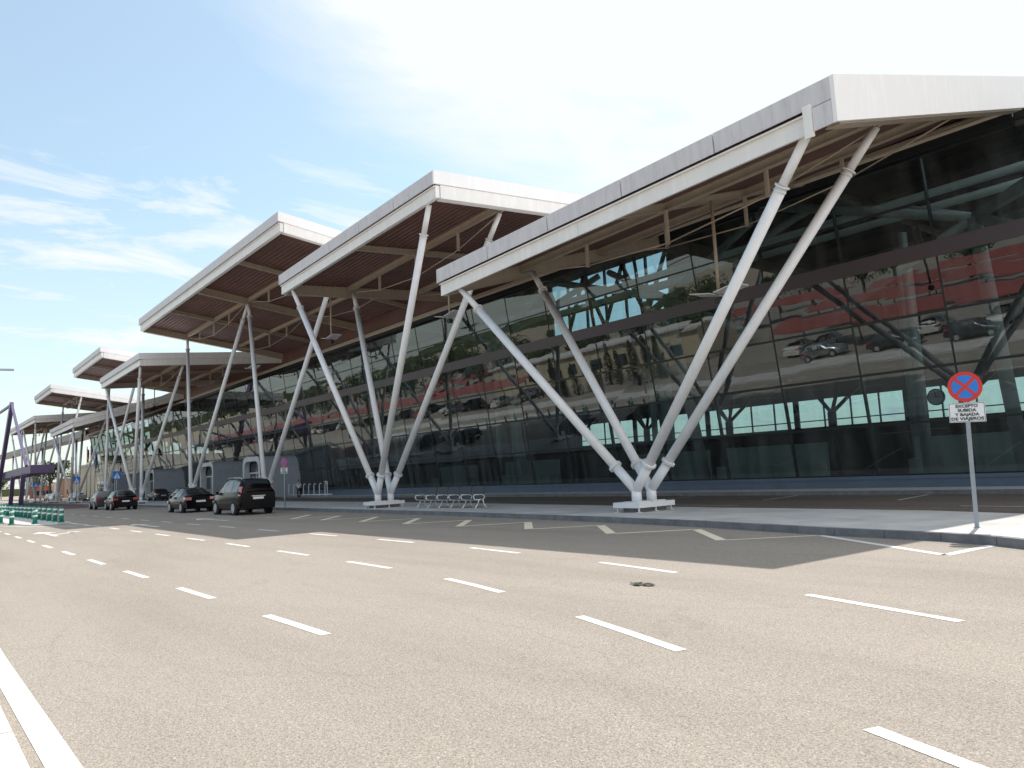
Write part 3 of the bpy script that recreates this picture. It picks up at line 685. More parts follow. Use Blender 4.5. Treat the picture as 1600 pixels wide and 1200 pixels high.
for (a, b) in openings:
    g = MB(); g.quad((b, 41.95, 12.1), (a, 41.95, 12.1), (a, 41.95, 16.7), (b, 41.95, 16.7)); w_ = part('roof_light', g, M['backglass'], TB)
    m_ = MB(); n = 6
    for i in range(n+1): xx = a+(b-a)*i/n; m_.box(xx-.08, xx+.08, 41.75, 41.93, 12.1, 16.7)
    m_.bar((a, 41.8, 14.0), (b, 41.8, 14.0), .12, .14)
    for i in range(0, n, 2):
        xa = a+(b-a)*i/n; xb = a+(b-a)*(i+2)/n; xm = (xa+xb)/2
        m_.bar((xa, 41.6, 16.6), (xm, 41.6, 12.2), .22, .22); m_.bar((xb, 41.6, 16.6), (xm, 41.6, 12.2), .22, .22)
    part('glazing_frame', m_, M['mullion'], w_)
# floor, ends and back wall with its strip window
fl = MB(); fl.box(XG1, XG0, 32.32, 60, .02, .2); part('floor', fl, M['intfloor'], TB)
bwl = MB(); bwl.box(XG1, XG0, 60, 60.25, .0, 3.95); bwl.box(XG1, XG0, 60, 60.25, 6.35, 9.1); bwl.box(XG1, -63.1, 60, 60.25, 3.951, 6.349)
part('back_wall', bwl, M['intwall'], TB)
sw = MB()
for xx in (XG0, XG1-.2): sw.prism([(xx, 32.3), (xx+.2, 32.3), (xx+.2, 60), (xx, 60)], 0, 9.0); 
part('side_wall', sw, M['intwall'], TB)
x = XG0
while x > -62:
    xb = max(x-9.3, XG1); g = MB(); g.quad((xb, 60.1, 3.95), (x, 60.1, 3.95), (x, 60.1, 6.35), (xb, 60.1, 6.35)); w_ = part('back_window', g, M['backglass'], TB)
    fm = MB()
    for i in range(4): xx = x-9.3*i/4; fm.box(xx-.05, xx+.05, 59.95, 60.09, 3.95, 6.35)
    fm.box(x-.45, x, 59.94, 60.12, 3.95, 6.35); fm.bar((x, 60.0, 4.55), (xb, 60.0, 4.55), .08, .09)
    part('frame', fm, M['mullion'], w_); x -= 9.3
# mezzanine / dark counters behind the glass
mz = MB(); mz.box(XG1, XG0, 46, 59.9, 3.15, 3.45); part('gallery_floor', mz, M['intwall'], TB)
# interior lattice near the facade
tr = MB()
for yy, zz, rr in ((34.2, 12.6, .20), (36.5, 10.6, .20), (33.0, 9.9, .16), (39.5, 13.6, .2)): tr.tube((XG1, yy, zz), (XG0, yy, zz), rr, 10)
part('long_tube', tr, M['intsteel'], TB)
bx = -3.4
kk = 0
while bx > XG1+10 and kk < 12:
    t = MB()
    c_ = (bx-8.3, 35.0, 11.3)
    for p in ((bx, 33.0, 14.0), (bx-16.6, 33.0, 14.0), (bx-.5, 38.5, 15.2), (bx-16.1, 38.5, 15.2), (bx-2.5, 34.0, 8.2), (bx-14.1, 34.0, 8.2)): t.tube(c_, p, .22, 10)
    t.tube(c_, (bx-8.3, 37.5, .2), .30, 12)
    part('roof_truss', t, M['intsteel'], TB); bx -= 16.6; kk += 1
for i in range(10):
    xx = -17.3-16.6*i
    part('interior_column', MB().tube((xx, 41, .2), (xx, 41, 12.3), .45, 20), M['intsteel'], TB)
    part('interior_column', MB().tube((xx+1.4, 38, .2), (xx+1.4, 38, 12.3), .2, 14), M['intsteel'], TB)
for i in range(6):
    xx = -21-9.6*i; t = MB(); t.tube((xx, 57, .2), (xx, 57, 5.0), .33, 12)
    for dx, dy in ((2.6, 1.2), (-2.6, 1.2), (1.5, -1), (-1.5, -1)): t.tube((xx, 57, 4.9), (xx+dx, 57+dy, 7.6), .15, 8)
    part('branching_column', t, M['dark'], TB)
# counters, screens and a clock in the hall
for i, xx in enumerate((-6, -14, -24, -33, -45, -58)):
    ct = MB(); ct.box(xx-3.2, xx+3.2, 37.0+i % 2*2, 37.8+i % 2*2, .2, 1.25); ct.box(xx-3.2, xx+3.2, 37.9+i % 2*2, 38.0+i % 2*2, .2, 2.3)
    tag(part('check_in_desk', ct, [M['intsteel']]), ('pale counter inside the hall behind the glass, %s along from the right end' % ['first', 'second', 'third', 'fourth', 'fifth', 'sixth'][i]), 'desk', 'counters inside the hall')
def clock(x, y, z, label):
    rt = root('clock', (x, y, z), label, 'clock', 'wall clocks inside the hall')
    part('case', MB().tube((x, y+.1, z), (x, y, z), .38, 24), M['dark'], rt); part('face', MB().tube((x, y-.004, z), (x, y-.02, z), .32, 24), M['white'], rt)
    h = MB(); h.box(x-.015, x+.015, y-.03, y-.024, z, z+.24); h.box(x, x+.17, y-.037, y-.031, z-.015, z+.015); part('hand', h, M['black'], rt)
clock(-30.9, 34.0, 2.55, 'round white clock behind the glass between bench and nearest struts')
clock(-14.6, 36.5, 4.0, 'round clock behind the glass just left of the no-stopping sign')

# eave of the open roof beyond the far end of the glass
rt = root('far_roof', (-270, 29.6, 0), 'long thin dark roof edge running past the far end of the glass', 'roof')
e = MB(); e.hexa([(-380, 29.4, 16.5), (-179.1, 29.4, 13.2), (-179.1, 33, 13.2), (-380, 33, 16.5), (-380, 29.4, 18.1), (-179.1, 29.4, 14.6), (-179.1, 33, 14.6), (-380, 33, 18.1)])
part('roof_slab', e, M['band'], rt)
for xx in (-200, -225, -255, -290, -330, -370): part('post', MB().tube((xx, 31, 0), (xx, 31, 13.3+(-179-xx)*.0164), .25, 10), M['steel'], rt)

# ---- entrance porches: rounded grey portals standing out from the glass
def porch(xl, xr, label):
    rt = root('entrance_porch', ((xl+xr)/2, 30, .15), label, 'porch', 'rounded grey entrance porches')
    y0, y1 = 27.6, 31.8; zt = 4.3; R0 = .8
    def outline(i):
        pts = [(xr-i*1.0, .15), (xr-i, zt-R0-i*.2)]
        for k in range(1, 7):
            t = math.pi/2*k/6; pts.append((xr-i-R0+R0*math.cos(t), zt-i-R0+R0*math.sin(t)) if True else None)
        for k in range(0, 7):
            t = math.pi/2+math.pi/2*k/6; pts.append((xl+i+R0+R0*math.cos(t), zt-i-R0+R0*math.sin(t)))
        pts.append((xl+i, .15)); return pts
    o_ = outline(0); n_ = outline(.45)
    sh = MB()
    for (a, b) in zip(o_, o_[1:]): sh.quad((a[0], y0, a[1]), (a[0], y1, a[1]), (b[0], y1, b[1]), (b[0], y0, b[1]))
    part('shell', sh, M['porch'], rt)
    fr = MB()
    for (a, b, c, d) in zip(o_, o_[1:], n_[1:], n_): fr.quad((a[0], y0-.02, a[1]), (b[0], y0-.02, b[1]), (c[0], y0-.02, c[1]), (d[0], y0-.02, d[1])); fr.quad((d[0], y0-.02, d[1]), (c[0], y0-.02, c[1]), (c[0], y0+.5, c[1]), (d[0], y0+.5, d[1]))
    part('front_frame', fr, M['porchw'], rt)
    d = MB(); xm = (xl+xr)/2
    for a in (xl+.5, xm-.04, xr-.58): d.box(a, a+.08, y0+.5, y0+.58, .15, 2.6)
    d.box(xl+.5, xr-.5, y0+.5, y0+.58, 2.6, 2.75)
    dr = part('door', MB().box(xl+.5, xr-.5, y0+.60, y0+.62, .15, 3.8), M['carglass'], rt); part('door_frame', d, M['porchw'], dr)
porch(-79.5, -74.6, 'rounded grey entrance porch behind the black van, nearest of the four')
porch(-94.2, -89.2, 'rounded grey entrance porch right of the black saloon')
porch(-120.5, -115.5, 'rounded grey porch above the trolley park')
porch(-146, -141, 'farthest rounded grey porch, behind the two dark cars')

# ------------------------------------------------------------------ vehicles
def loft_body(st, mb):
    """st: list of (x, half width, zb, zs, zbelt, wroof, zroof); ring of 9 points each"""
    rings = []
    for (x, w, zb, zs, zt, wr, zr) in st:
        rings.append([(x, -w*.80, zb), (x, -w*.97, zb+.08), (x, -w, zs), (x, -w*.97, zt), (x, -wr, zr-.05*(1 if zr > zt+.1 else .3)), (x, -wr*.86, zr), (x, 0, zr+.02),
                      (x, wr*.86, zr), (x, wr, zr-.05*(1 if zr > zt+.1 else .3)), (x, w*.97, zt), (x, w, zs), (x, w*.97, zb+.08), (x, w*.80, zb)])
    k = len(mb.v); n = len(rings[0])
    for r in rings: mb.v += r
    for i in range(len(rings)-1):
        for j in range(n-1): mb.face([k+i*n+j, k+(i+1)*n+j, k+(i+1)*n+j+1, k+i*n+j+1], True)
        mb.face([k+i*n+n-1, k+(i+1)*n+n-1, k+(i+1)*n, k+i*n])
    mb.face([k+j for j in range(n)]); mb.face([k+(len(rings)-1)*n+j for j in reversed(range(n))])
    return rings
def car(paint, kind, label, group=None):
    """front points to -x; local origin on the ground under the middle"""
    rt = lroot('parked_car', label, 'van' if kind == 'van' else 'car', group)
    if kind == 'van':
        st = [(-2.32, .66, .30, .50, .62, .55, .68), (-2.20, .82, .24, .52, .80, .72, .84), (-1.75, .90, .22, .55, .95, .82, 1.00), (-1.35, .92, .22, .55, 1.02, .84, 1.08), (-.95, .93, .22, .55, 1.04, .74, 1.38), (-.45, .93, .22, .55, 1.05, .68, 1.68),
              (.2, .93, .22, .55, 1.06, .69, 1.74), (1.2, .93, .22, .55, 1.07, .69, 1.73), (1.95, .92, .24, .56, 1.08, .68, 1.68), (2.18, .90, .26, .58, 1.08, .66, 1.42), (2.32, .87, .30, .60, 1.04, .72, 1.06)]
        wb = (-1.42, 1.42); rw = .335; zroof = 1.74
        wins = [(-.86, -.1), (-.04, .95), (1.02, 1.86)]; ws = (-1.28, -.46, 1.09, 1.67, .80, .62); rs = (2.02, 2.24, 1.66, 1.16); 
    elif kind == 'hatch':
        st = [(-2.05, .60, .28, .45, .55, .50, .62), (-1.95, .78, .22, .48, .68, .66, .73), (-1.5, .85, .20, .50, .82, .74, .86), (-1.0, .86, .20, .50, .88, .74, .93), (-.55, .87, .20, .50, .90, .66, 1.20), (-.1, .87, .20, .50, .91, .62, 1.44),
              (.6, .87, .20, .50, .92, .62, 1.47), (1.3, .86, .20, .50, .93, .60, 1.40), (1.75, .84, .22, .52, .94, .58, 1.20), (2.0, .80, .27, .54, .90, .64, .93)]
        wb = (-1.25, 1.22); rw = .30; zroof = 1.47
        wins = [(-.55, .12), (.18, .92), (.98, 1.4)]; ws = (-.95, -.1, .94, 1.43, .70, .57); rs = (1.45, 1.92, 1.37, 1.0)
    else:
        st = [(-2.20, .62, .28, .45, .55, .50, .62), (-2.10, .80, .22, .48, .68, .68, .74), (-1.6, .87, .20, .50, .82, .76, .86), (-1.05, .88, .20, .50, .88, .76, .93), (-.6, .88, .20, .50, .90, .66, 1.19), (-.1, .88, .20, .50, .91, .61, 1.42),
              (.5, .88, .20, .50, .93, .61, 1.45), (1.05, .88, .20, .50, .95, .60, 1.36), (1.6, .87, .20, .52, .98, .62, 1.10), (1.85, .86, .22, .52, 1.0, .74, 1.05), (2.15, .84, .26, .54, .98, .72, 1.02), (2.25, .80, .30, .56, .84, .68, .86)]
        wb = (-1.32, 1.32); rw = .315; zroof = 1.45
        wins = [(-.58, .18), (.24, .95)]; ws = (-1.0, -.1, .94, 1.41, .72, .56); rs = (1.1, 1.62, 1.33, 1.1)
    b = MB(); loft_body(st, b); body = part('body', b, paint, rt)
    me = body.data
    def side(x):  # interpolate station
        for a, c in zip(st, st[1:]):
            if a[0] <= x <= c[0]:
                t = (x-a[0])/(c[0]-a[0]); return [a[i]+(c[i]-a[i])*t for i in range(7)]
    for sg in (-1, 1):
        for (xa, xb) in wins:
            A, B = side(xa), side(xb); g = MB()
            def pt(S, x, t):
                y0 = S[1]*.97; z0 = S[4]; y1 = S[5]; z1 = S[6]-.05
                return (x, sg*(y0+(y1-y0)*t+.006), z0+(z1-z0)*t)
            q = [pt(A, xa, .06), pt(B, xb, .06), pt(B, xb, .93), pt(A, xa, .93)]
            if sg > 0: q.reverse()
            g.quad(*q); part('side_window', g, M['carglass'], rt)
        mi = MB(); xm = wins[0][0]-.05; mi.box(xm-.08, xm+.08, sg*.92-.0 if sg > 0 else -1.06, 1.06 if sg > 0 else -.92, st[3][4]-.02, st[3][4]+.14); part('mirror', mi, paint, rt)
        for wx in wb:
            wr_ = side(wx)[1]
            ar = MB(); ar.tube((wx, sg*(wr_-.2), rw+.01), (wx, sg*(wr_+.004), rw+.01), rw+.06, 24); part('wheel_arch', ar, M['black'], rt)
            w = MB(); w.tube((wx, sg*(wr_-.19), rw), (wx, sg*(wr_+.02), rw), rw, 24); wo = part('wheel', w, M['tyre'], rt)
            rm = MB(); y_ = sg*(wr_+.022)
            rm.tube((wx, y_-sg*.012, rw), (wx, y_, rw), rw*.20, 14)
            for i in range(7):
                t = 2*math.pi*i/7; rm.bar((wx+math.cos(t)*rw*.15, y_, rw+math.sin(t)*rw*.15), (wx+math.cos(t)*rw*.62, y_, rw+math.sin(t)*rw*.62), .075, .02, up=(0, 1, 0))
            for i in range(20):
                t = 2*math.pi*i/20; t2 = 2*math.pi*(i+1)/20; rm.bar((wx+math.cos(t)*rw*.64, y_, rw+math.sin(t)*rw*.64), (wx+math.cos(t2)*rw*.64, y_, rw+math.sin(t2)*rw*.64), .03, .03, up=(0, 1, 0))
            part('rim', rm, M['rim'], wo)
        # tail lights
        xe = st[-1][0]; tl = MB()
        if kind == 'van': tl.hexa([(xe-.26, sg*.80, .92), (xe-.02, sg*.76, .92), (xe-.02, sg*.88, .92), (xe-.26, sg*.915, .92), (xe-.42, sg*.66, 1.36), (xe-.17, sg*.62, 1.36), (xe-.17, sg*.76, 1.36), (xe-.42, sg*.80, 1.36)])
        else: tl.box(xe-.2, xe-.0+.02, *(sorted((sg*.52, sg*.80))), .74, .90); tl.box(xe-.42, xe-.06, *(sorted((sg*.70, sg*.868))), .76, .92)
        part('tail_light', tl, M['tail'] if kind != 'saloon' else M['tail_pale'], rt)
        hl = MB(); hl.box(st[0][0]+.02, st[0][0]+.35, *(sorted((sg*.42, sg*.80))), .56, .70); part('headlight', hl, M['chrome'], rt)
    g = MB(); a, c, z0, z1, w0, w1 = ws; g.quad((a, w0, z0+.03), (a, -w0, z0+.03), (c-.03, -w1, z1+.03), (c-.03, w1, z1+.03)); part('windscreen', g, M['carglass'], rt)
    g = MB(); a, c, z0, z1 = rs; g.quad((a+.03, .54, z0+.02), (a+.03, -.54, z0+.02), (c+.03, -.66, z1+.03), (c+.03, .66, z1+.03)); part('rear_window', g, M['carglass'], rt)
    xe = st[-1][0]
    bp_ = MB(); bp_.box(xe-.10, xe+.07, -.82, .82, .30, .58); part('bumper', bp_, paint, rt)
    np_ = MB(); zp = .80 if kind == 'van' else .66
    np_.box(xe+.005 if kind == 'van' else xe+.0, xe+.085 if kind != 'van' else xe+.04, -.26, .26, zp-.055, zp+.055); part('number_plate', np_, M['white'], rt)
    if kind == 'van':
        c = MB(); c.box(xe, xe+.05, -.34, .34, .885, .915); part('trim_strip', c, M['chrome'], rt)
        for sg in (-1, 1): part('roof_rail', MB().path([(-.3, sg*.62, 1.74), (-.1, sg*.62, 1.81), (1.7, sg*.62, 1.78), (1.85, sg*.62, 1.70)], .02, 8), M['chrome'], rt)
    return rt
van = car(M['car_black'], 'van', 'black people carrier with roof rails, parked nearest at the kerb')
place(van, -41.75, 14.45, 0, R(-1.0), s=(1.08, 1.05, 1.08))
sal = car(M['car_black'], 'saloon', 'black saloon with round pale tail lights in front of the people carrier')
place(sal, -51.4, 14.45, 0, R(-1), s=1.05)
ht = car(M['car_black'], 'hatch', 'black hatchback with lit orange-red tail lights, right of the two on the left')
place(ht, -69.7, 14.1, 0, R(-2), s=1.07)
ht2 = car(M['car_grey'], 'hatch', 'dark grey hatchback, leftmost of the cars waiting at the kerb')
place(ht2, -76.6, 14.1, 0, R(-2), s=1.07)
# far cars on the left, small in the picture
def recolour(tree, mat):
    for ch in tree.children:
        if ch.name.split('.')[0] in ('body', 'mirror', 'bumper'):
            ch.data = ch.data.copy(); ch.data.materials[0] = mat
protos = {'hatch': ht, 'saloon': sal}
pal = {}
for cn_ in ('car_white', 'car_silver', 'car_red', 'car_blue', 'car_grey'):
    pass
def far_car(kind, paint, x, y, rz, label, group=None, s=1.05):
    key = (kind, paint)
    if key not in pal:
        c_ = copy_tree(protos[kind]); recolour(c_, M[paint]); pal[key] = c_
    else: c_ = copy_tree(pal[key])
    if group is None and 'group' in c_: del c_['group']
    return place(c_, x, y, 0, rz, label, group, s)
far_car('saloon', 'car_white', -166, 26.0, R(10), 'small white saloon far down the road between the struts, rightmost white one')
far_car('hatch', 'car_white', -182, 24.5, R(5), 'small white hatchback far off, left of the white saloon')
far_car('saloon', 'car_silver', -205, 26.5, R(0), 'silver saloon far off on the left under the last canopy')
far_car('hatch', 'car_grey', -93, 21.8+3.5, R(0), 'dark grey hatchback on the service road behind the kerbside cars')
far_car('saloon', 'car_grey', -104, 25.4, R(0), 'dark grey saloon on the service road left of the crossing sign')
far_car('hatch', 'car_white', -132, 24.8, R(0), 'white hatchback behind the blue crossing sign')

# ------------------------------------------------------------------ signs
def disc(mb, c, r, y0, y1, n=48):
    mb.tube((c[0], y0, c[1]), (c[0], y1, c[1]), r, n)
def stop_sign(x, y, z0, label, rz, lean=0.0, s=1.0):
    rt = lroot('no_stopping_sign', label, 'sign')
    p = MB(); p.hexa([(-.04, -.025, 0), (.04, -.025, 0), (.04, .025, 0), (-.04, .025, 0), (-.04, -.025, 2.95), (.04, -.025, 2.95), (.04, .025, 2.95), (-.04, .025, 2.95)]); p.box(-.06, .06, -.045, .045, 0, .012)
    part('pole', p, M['steel'], rt)
    zc = 2.80
    d = MB(); d.tube((0, -.03, zc), (0, -.05, zc), .305, 48); dd_ = part('disc', d, M['red'], rt)
    # raised rim
    # blue field as four sectors between the red cross bars
    bl = MB(); bl.tube((0, -.051, zc), (0, -.054, zc), .232, 48); part('blue_field', bl, M['blue'], dd_)
    cr_ = MB()
    for sg in (-1, 1): cr_.bar((-.165, -.057-.001*sg, zc-.165*sg), (.165, -.057-.001*sg, zc+.165*sg), .06, .004, up=(0, 1, 0))
    part('cross', cr_, M['red'], dd_)
    pb = MB(); pb.box(-.315, .315, -.05, -.03, 2.09, 2.48); pp = part('plate', pb, M['white'], rt)
    fr = MB(); a, b_, c_, e_ = -.305, .305, 2.10, 2.47
    for q in ((a, b_, c_, c_+.008), (a, b_, e_-.008, e_), (a, a+.008, c_, e_), (b_-.008, b_, c_, e_)): fr.box(q[0], q[1], -.053, -.051, q[2], q[3])
    part('plate_border', fr, M['black'], pp)
    for i, tx in enumerate(('EXCEPTO', 'SUBIDA', 'Y BAJADA', 'DE VIAJEROS')):
        me = text_mesh(tx, .083, .0020); o = bpy.data.objects.new('lettering', me); link(o); me.materials.append(M['black'])
        wmax = max(v.co.x for v in me.vertices)-min(v.co.x for v in me.vertices)
        want = (.38, .32, .42, .56)[i]; k_ = want/wmax
        me.transform(Matrix.Translation((0, -.056, 2.385-i*.085)) @ Matrix.Rotation(R(90), 4, 'X') @ Matrix.Diagonal((k_, 1, 1, 1)))
        o.parent = pp
    place(rt, x, y, z0, rz, s=s); rt.rotation_euler = (0, lean, rz)
    return rt
stop_sign(-5.72, 15.45, .147, 'round red and blue no-stopping sign with Spanish plate on grey pole by the kerb corner', R(20), R(1.5), 0.93)
stop_sign(-43.6, 17.6, .147, 'second no-stopping sign, seen above the roof of the black van', R(20), 0, .93)
def cross_sign(x, y, label):
    rt = root('crossing_sign', (x, y, .147), label, 'sign', 'blue pedestrian crossing signs')
    part('pole', MB().tube((x, y, .147), (x, y, 3.6), .045, 10), M['steel'], rt)
    # facing the oncoming traffic, +x
    pn = part('panel', MB().box(x+.05, x+.08, y-.42, y+.42, 2.75, 3.6), M['blue'], rt)
    t = MB(); t.poly([(x+.083, y-.32, 2.85), (x+.083, y+.32, 2.85), (x+.083, y, 3.46)]); part('triangle', t, M['white'], pn)
    w = MB(); q = x+.087
    w.bar((q, y, 3.22), (q, y+.0, 3.05), .05, .004, up=(1, 0, 0)); w.bar((q, y, 3.06), (q, y-.09, 2.9), .035, .004, up=(1, 0, 0)); w.bar((q, y, 3.06), (q, y+.09, 2.9), .035, .004, up=(1, 0, 0)); w.bar((q, y-.08, 3.1), (q, y+.08, 3.16), .03, .004, up=(1, 0, 0)); w.tube((q, y, 3.28), (q+.003, y, 3.28), .035, 10)
    part('walker', w, M['black'], pn)
cross_sign(-89, 17.6, 'blue crossing sign just left of the two dark cars')
cross_sign(-113, 17.6, 'blue crossing sign in the middle, between the far struts')
cross_sign(-152, 17.6, 'farthest blue crossing sign at the left')

# ------------------------------------------------------------------ bench, trolleys, rails
bn = lroot('seat_row', 'row of five perforated seats with white armrest loops on the pavement', 'bench')
for i in range(6):
    x = i*1.0-2.5; l = MB()
    l.path([(x, -.32, .66), (x, .12, .66), (x, .26, .56), (x, .20, .42), (x, -.28, .42), (x, -.36, .54), (x, -.32, .66)], .024, 8); part('armrest', l, M['white'], bn)
    g = MB(); g.path([(x, -.05, .42), (x, -.12, .22), (x, -.30, 0)], .028, 8); g.path([(x, .15, .42), (x, .20, .2), (x, .34, 0)], .028, 8); part('leg', g, M['white'], bn)
    if i < 5:
        s = MB(); s.hexa([(x+.08, -.30, .44), (x+.92, -.30, .44), (x+.92, .20, .40), (x+.08, .20, .40), (x+.08, -.30, .465), (x+.92, -.30, .465), (x+.92, .20, .425), (x+.08, .20, .425)]); part('seat', s, M['seat'], bn)
        s = MB(); s.hexa([(x+.08, .20, .43), (x+.92, .20, .43), (x+.92, .225, .43), (x+.08, .225, .43), (x+.12, .36, 1.06), (x+.88, .36, 1.06), (x+.88, .385, 1.06), (x+.12, .385, 1.06)]); part('backrest', s, M['seat'], bn)
part('rail', MB().bar((-2.5, 0, .39), (2.5, 0, .39), .07, .05), M['white'], bn)
place(bn, -27.6, 18.5, .147, R(2), s=(.86, .95, .84))

def trolley():
    rt = lroot('luggage_trolley', 'x', 'trolley', 'luggage trolleys parked on the pavement')
    f = MB()
    for sg in (-1, 1): f.path([(sg*.26, -.55, .12), (sg*.26, .42, .16), (sg*.26, .55, .98), (sg*.24, .62, 1.0)], .02, 8)
    f.path([(-.24, .62, 1.0), (.24, .62, 1.0)], .022, 8); part('frame', f, M['chrome'], rt)
    b = MB()
    for i in range(5): b.path([(-.2+i*.1, -.5, .17), (-.2+i*.1, .45, .19)], .012, 6)
    b.path([(-.25, .5, .70), (.25, .5, .70), (.25, .25, .72), (-.25, .25, .72), (-.25, .5, .7)], .015, 6); part('basket', b, M['chrome'], rt)
    for px, py in ((-.24, .4), (.24, .4), (0, -.5)): part('wheel', MB().tube((px-.02, py, .07), (px+.02, py, .07), .07, 12), M['tyre'], rt)
    return rt
t0 = trolley(); tcount = 0
ORD = ['first', 'second', 'third', 'fourth', 'fifth', 'sixth', 'seventh', 'eighth', 'ninth', 'tenth', 'eleventh', 'twelfth', 'thirteenth', 'fourteenth', 'fifteenth', 'sixteenth', 'seventeenth', 'eighteenth', 'nineteenth', 'twentieth']
for gi, gx in enumerate((-65.0, -71.0)):
    for i in range(5):
        t = t0 if tcount == 0 else copy_tree(t0)
        place(t, gx-i*.62, 19.2+i*.05, .147, R(10), '%s luggage trolley from the right in the %s nested group left of the black saloon' % (ORD[i], ('right', 'left')[gi]), s=1.1); tcount += 1
# white tubular rails by the wall
rl = root('tubular_rail', (-69.5, 30.2, .15), 'white row of hoop rails in front of the wall behind the person', 'railing')
bb = MB(); bb.path([(-75, 30.2, .3), (-64, 30.2, .3)], .05, 8); part('ground_bar', bb, M['white'], rl)
for i in range(10):
    xx = -75+i*1.2; part('hoop', MB().path([(xx, 30.2, .15), (xx, 30.2, 1.15), (xx+.12, 30.2, 1.3), (xx+.4, 30.2, 1.3), (xx+.52, 30.2, 1.15), (xx+.52, 30.2, .15)][:4] if i < 9 else [(xx-.7, 30.2, .15), (xx-.7, 30.2, 1.45), (xx-1.4, 30.2, 1.45)], .045, 8), M['white'], rl)

# ------------------------------------------------------------------ bollards
def bollard():
    rt = lroot('bollard', 'x', 'bollard', 'green flexible bollards with pale bands')
    m_ = MB(); m_.tube((0, 0, 0), (0, 0, .06), .15, 18); m_.tube((0, 0, .06), (0, 0, .76), .105, 18); m_.tube((0, 0, .76), (0, 0, .80), .105, 18, .06); part('body', m_, M['green'], rt)
    for z in (.36, .60): part('reflective_band', MB().tube((0, 0, z), (0, 0, z+.09), .112, 18), M['pale'], rt)
    return rt
b0 = bollard()
bp_ = [(-49.2, 4.62, 'lone green bollard at far left of the island corner, in front of the row'), (-47.5, 5.5, 'lone green bollard in front of the middle of the row')]
rowx = [-47.3, -49.3, -51.3, -53.3, -55.4, -57.4, -59.4, -61.4, -63.5, -65.5, -67.5, -69.6, -71.6, -73.6, -75.6, -77.7]
for i, xx in enumerate(rowx): bp_.append((xx, 6.68-i*.02, '%s green bollard from the right in the long row beside the lane' % ORD[i]))
for i, xx in enumerate((-53, -56.5, -60, -64, -68, -72)): bp_.append((xx, 4.45, '%s green bollard from the right in the near side row of the island' % ORD[i]))
for i, (xx, yy, lb) in enumerate(bp_): place(b0 if i == 0 else copy_tree(b0), xx, yy, .028, 0, lb, s=1.05)

# ------------------------------------------------------------------ litter on the road
lt = MB(); random.seed(11)
for i in range(16):
    a = random.uniform(0, 6.28); r1 = random.uniform(.02, .16); cx, cy = r1*math.cos(a)*1.5, r1*math.sin(a)*.7; s = random.uniform(.03, .08)
    lt.poly([(cx+s*math.cos(t+a)*random.uniform(.6, 1.3), cy+s*math.sin(t+a)*.8, .009+random.uniform(0, .016)) for t in (0, 1.3, 2.4, 3.6, 5)])
o = part('litter', lt, M['litter'], off=(0, 0, 0)); o.location = (-7.02, 7.78, 0); tag(o, 'crushed dark green scrap lying flat on the sunlit asphalt', 'litter')

# ------------------------------------------------------------------ person by the rails
def skin_obj(name, pts, edges, radii, mat, parent, rootidx=0, sub=1):
    me = bpy.data.meshes.new(name); me.from_pydata(pts, edges, []); o = bpy.data.objects.new(name, me); link(o)
    sk = o.modifiers.new('skin', 'SKIN'); sk.use_smooth_shade = True
    for i, r in enumerate(radii):
        me.skin_vertices[0].data[i].radius = (r, r) if not isinstance(r, tuple) else r
        me.skin_vertices[0].data[i].use_root = (i == rootidx)
    ss = o.modifiers.new('sub', 'SUBSURF'); ss.levels = sub; ss.render_levels = sub
    dg = bpy.context.evaluated_depsgraph_get(); m2 = bpy.data.meshes.new_from_object(o.evaluated_get(dg)); bpy.data.objects.remove(o)
    m2.name = name; m2.materials.clear(); m2.materials.append(mat); o = bpy.data.objects.new(name, m2); link(o); o.parent = parent
    for p in m2.polygons: p.use_smooth = True
    return o
ps = lroot('person', 'person in pale shirt and dark trousers walking by the white rails', 'person')
P_ = [(0, 0, .92), (0, .0, 1.12), (0, .0, 1.38), (0, 0, 1.50), (0, -.01, 1.60), (0, -.01, 1.70),  # spine, neck, head
      (-.10, 0, .88), (-.11, -.05, .50), (-.11, .10, .09), (-.11, -.02, .05),
      (.10, 0, .88), (.11, .06, .50), (.11, -.02, .09), (.11, -.16, .04),
      (-.18, 0, 1.40), (-.25, .02, 1.14), (-.22, -.18, 1.02), (-.20, -.24, 1.0),
      (.18, 0, 1.40), (.25, .03, 1.13), (.27, -.06, .90), (.27, -.08, .84)]
E2 = [(0, 1), (1, 2), (2, 3), (3, 4), (4, 5), (0, 6), (6, 7), (7, 8), (8, 9), (0, 10), (10, 11), (11, 12), (12, 13), (2, 14), (14, 15), (15, 16), (16, 17), (2, 18), (18, 19), (19, 20), (20, 21)]
Rr = [(.15, .10), (.13, .09), (.15, .10), .055, .085, .075, .08, .055, .04, .035, .08, .055, .04, .035, .05, .038, .028, .025, .05, .038, .028, .025]
for base in (17, 21):
    bx_ = P_[base]
    for i in range(5):
        ox = (-.03+.015*i); d = (0, -.05, -.05) if base == 17 else (0, -.02, -.08)
        P_.append((bx_[0]+ox, bx_[1]+d[1]*.6, bx_[2]+d[2]*.6)); E2.append((base, len(P_)-1)); Rr.append(.009)
        P_.append((bx_[0]+ox*1.3, bx_[1]+d[1]*1.3, bx_[2]+d[2]*1.3)); E2.append((len(P_)-2, len(P_)-1)); Rr.append(.007)
skin_obj('body', P_, E2, Rr, M['skin'], ps)
skin_obj('shirt', [P_[i] for i in (0, 1, 2, 14, 15, 18, 19)], [(0, 1), (1, 2), (2, 3), (3, 4), (2, 5), (5, 6)], [(.165, .115), (.145, .105), (.165, .115), .062, .055, .062, .055], M['shirt'], ps)
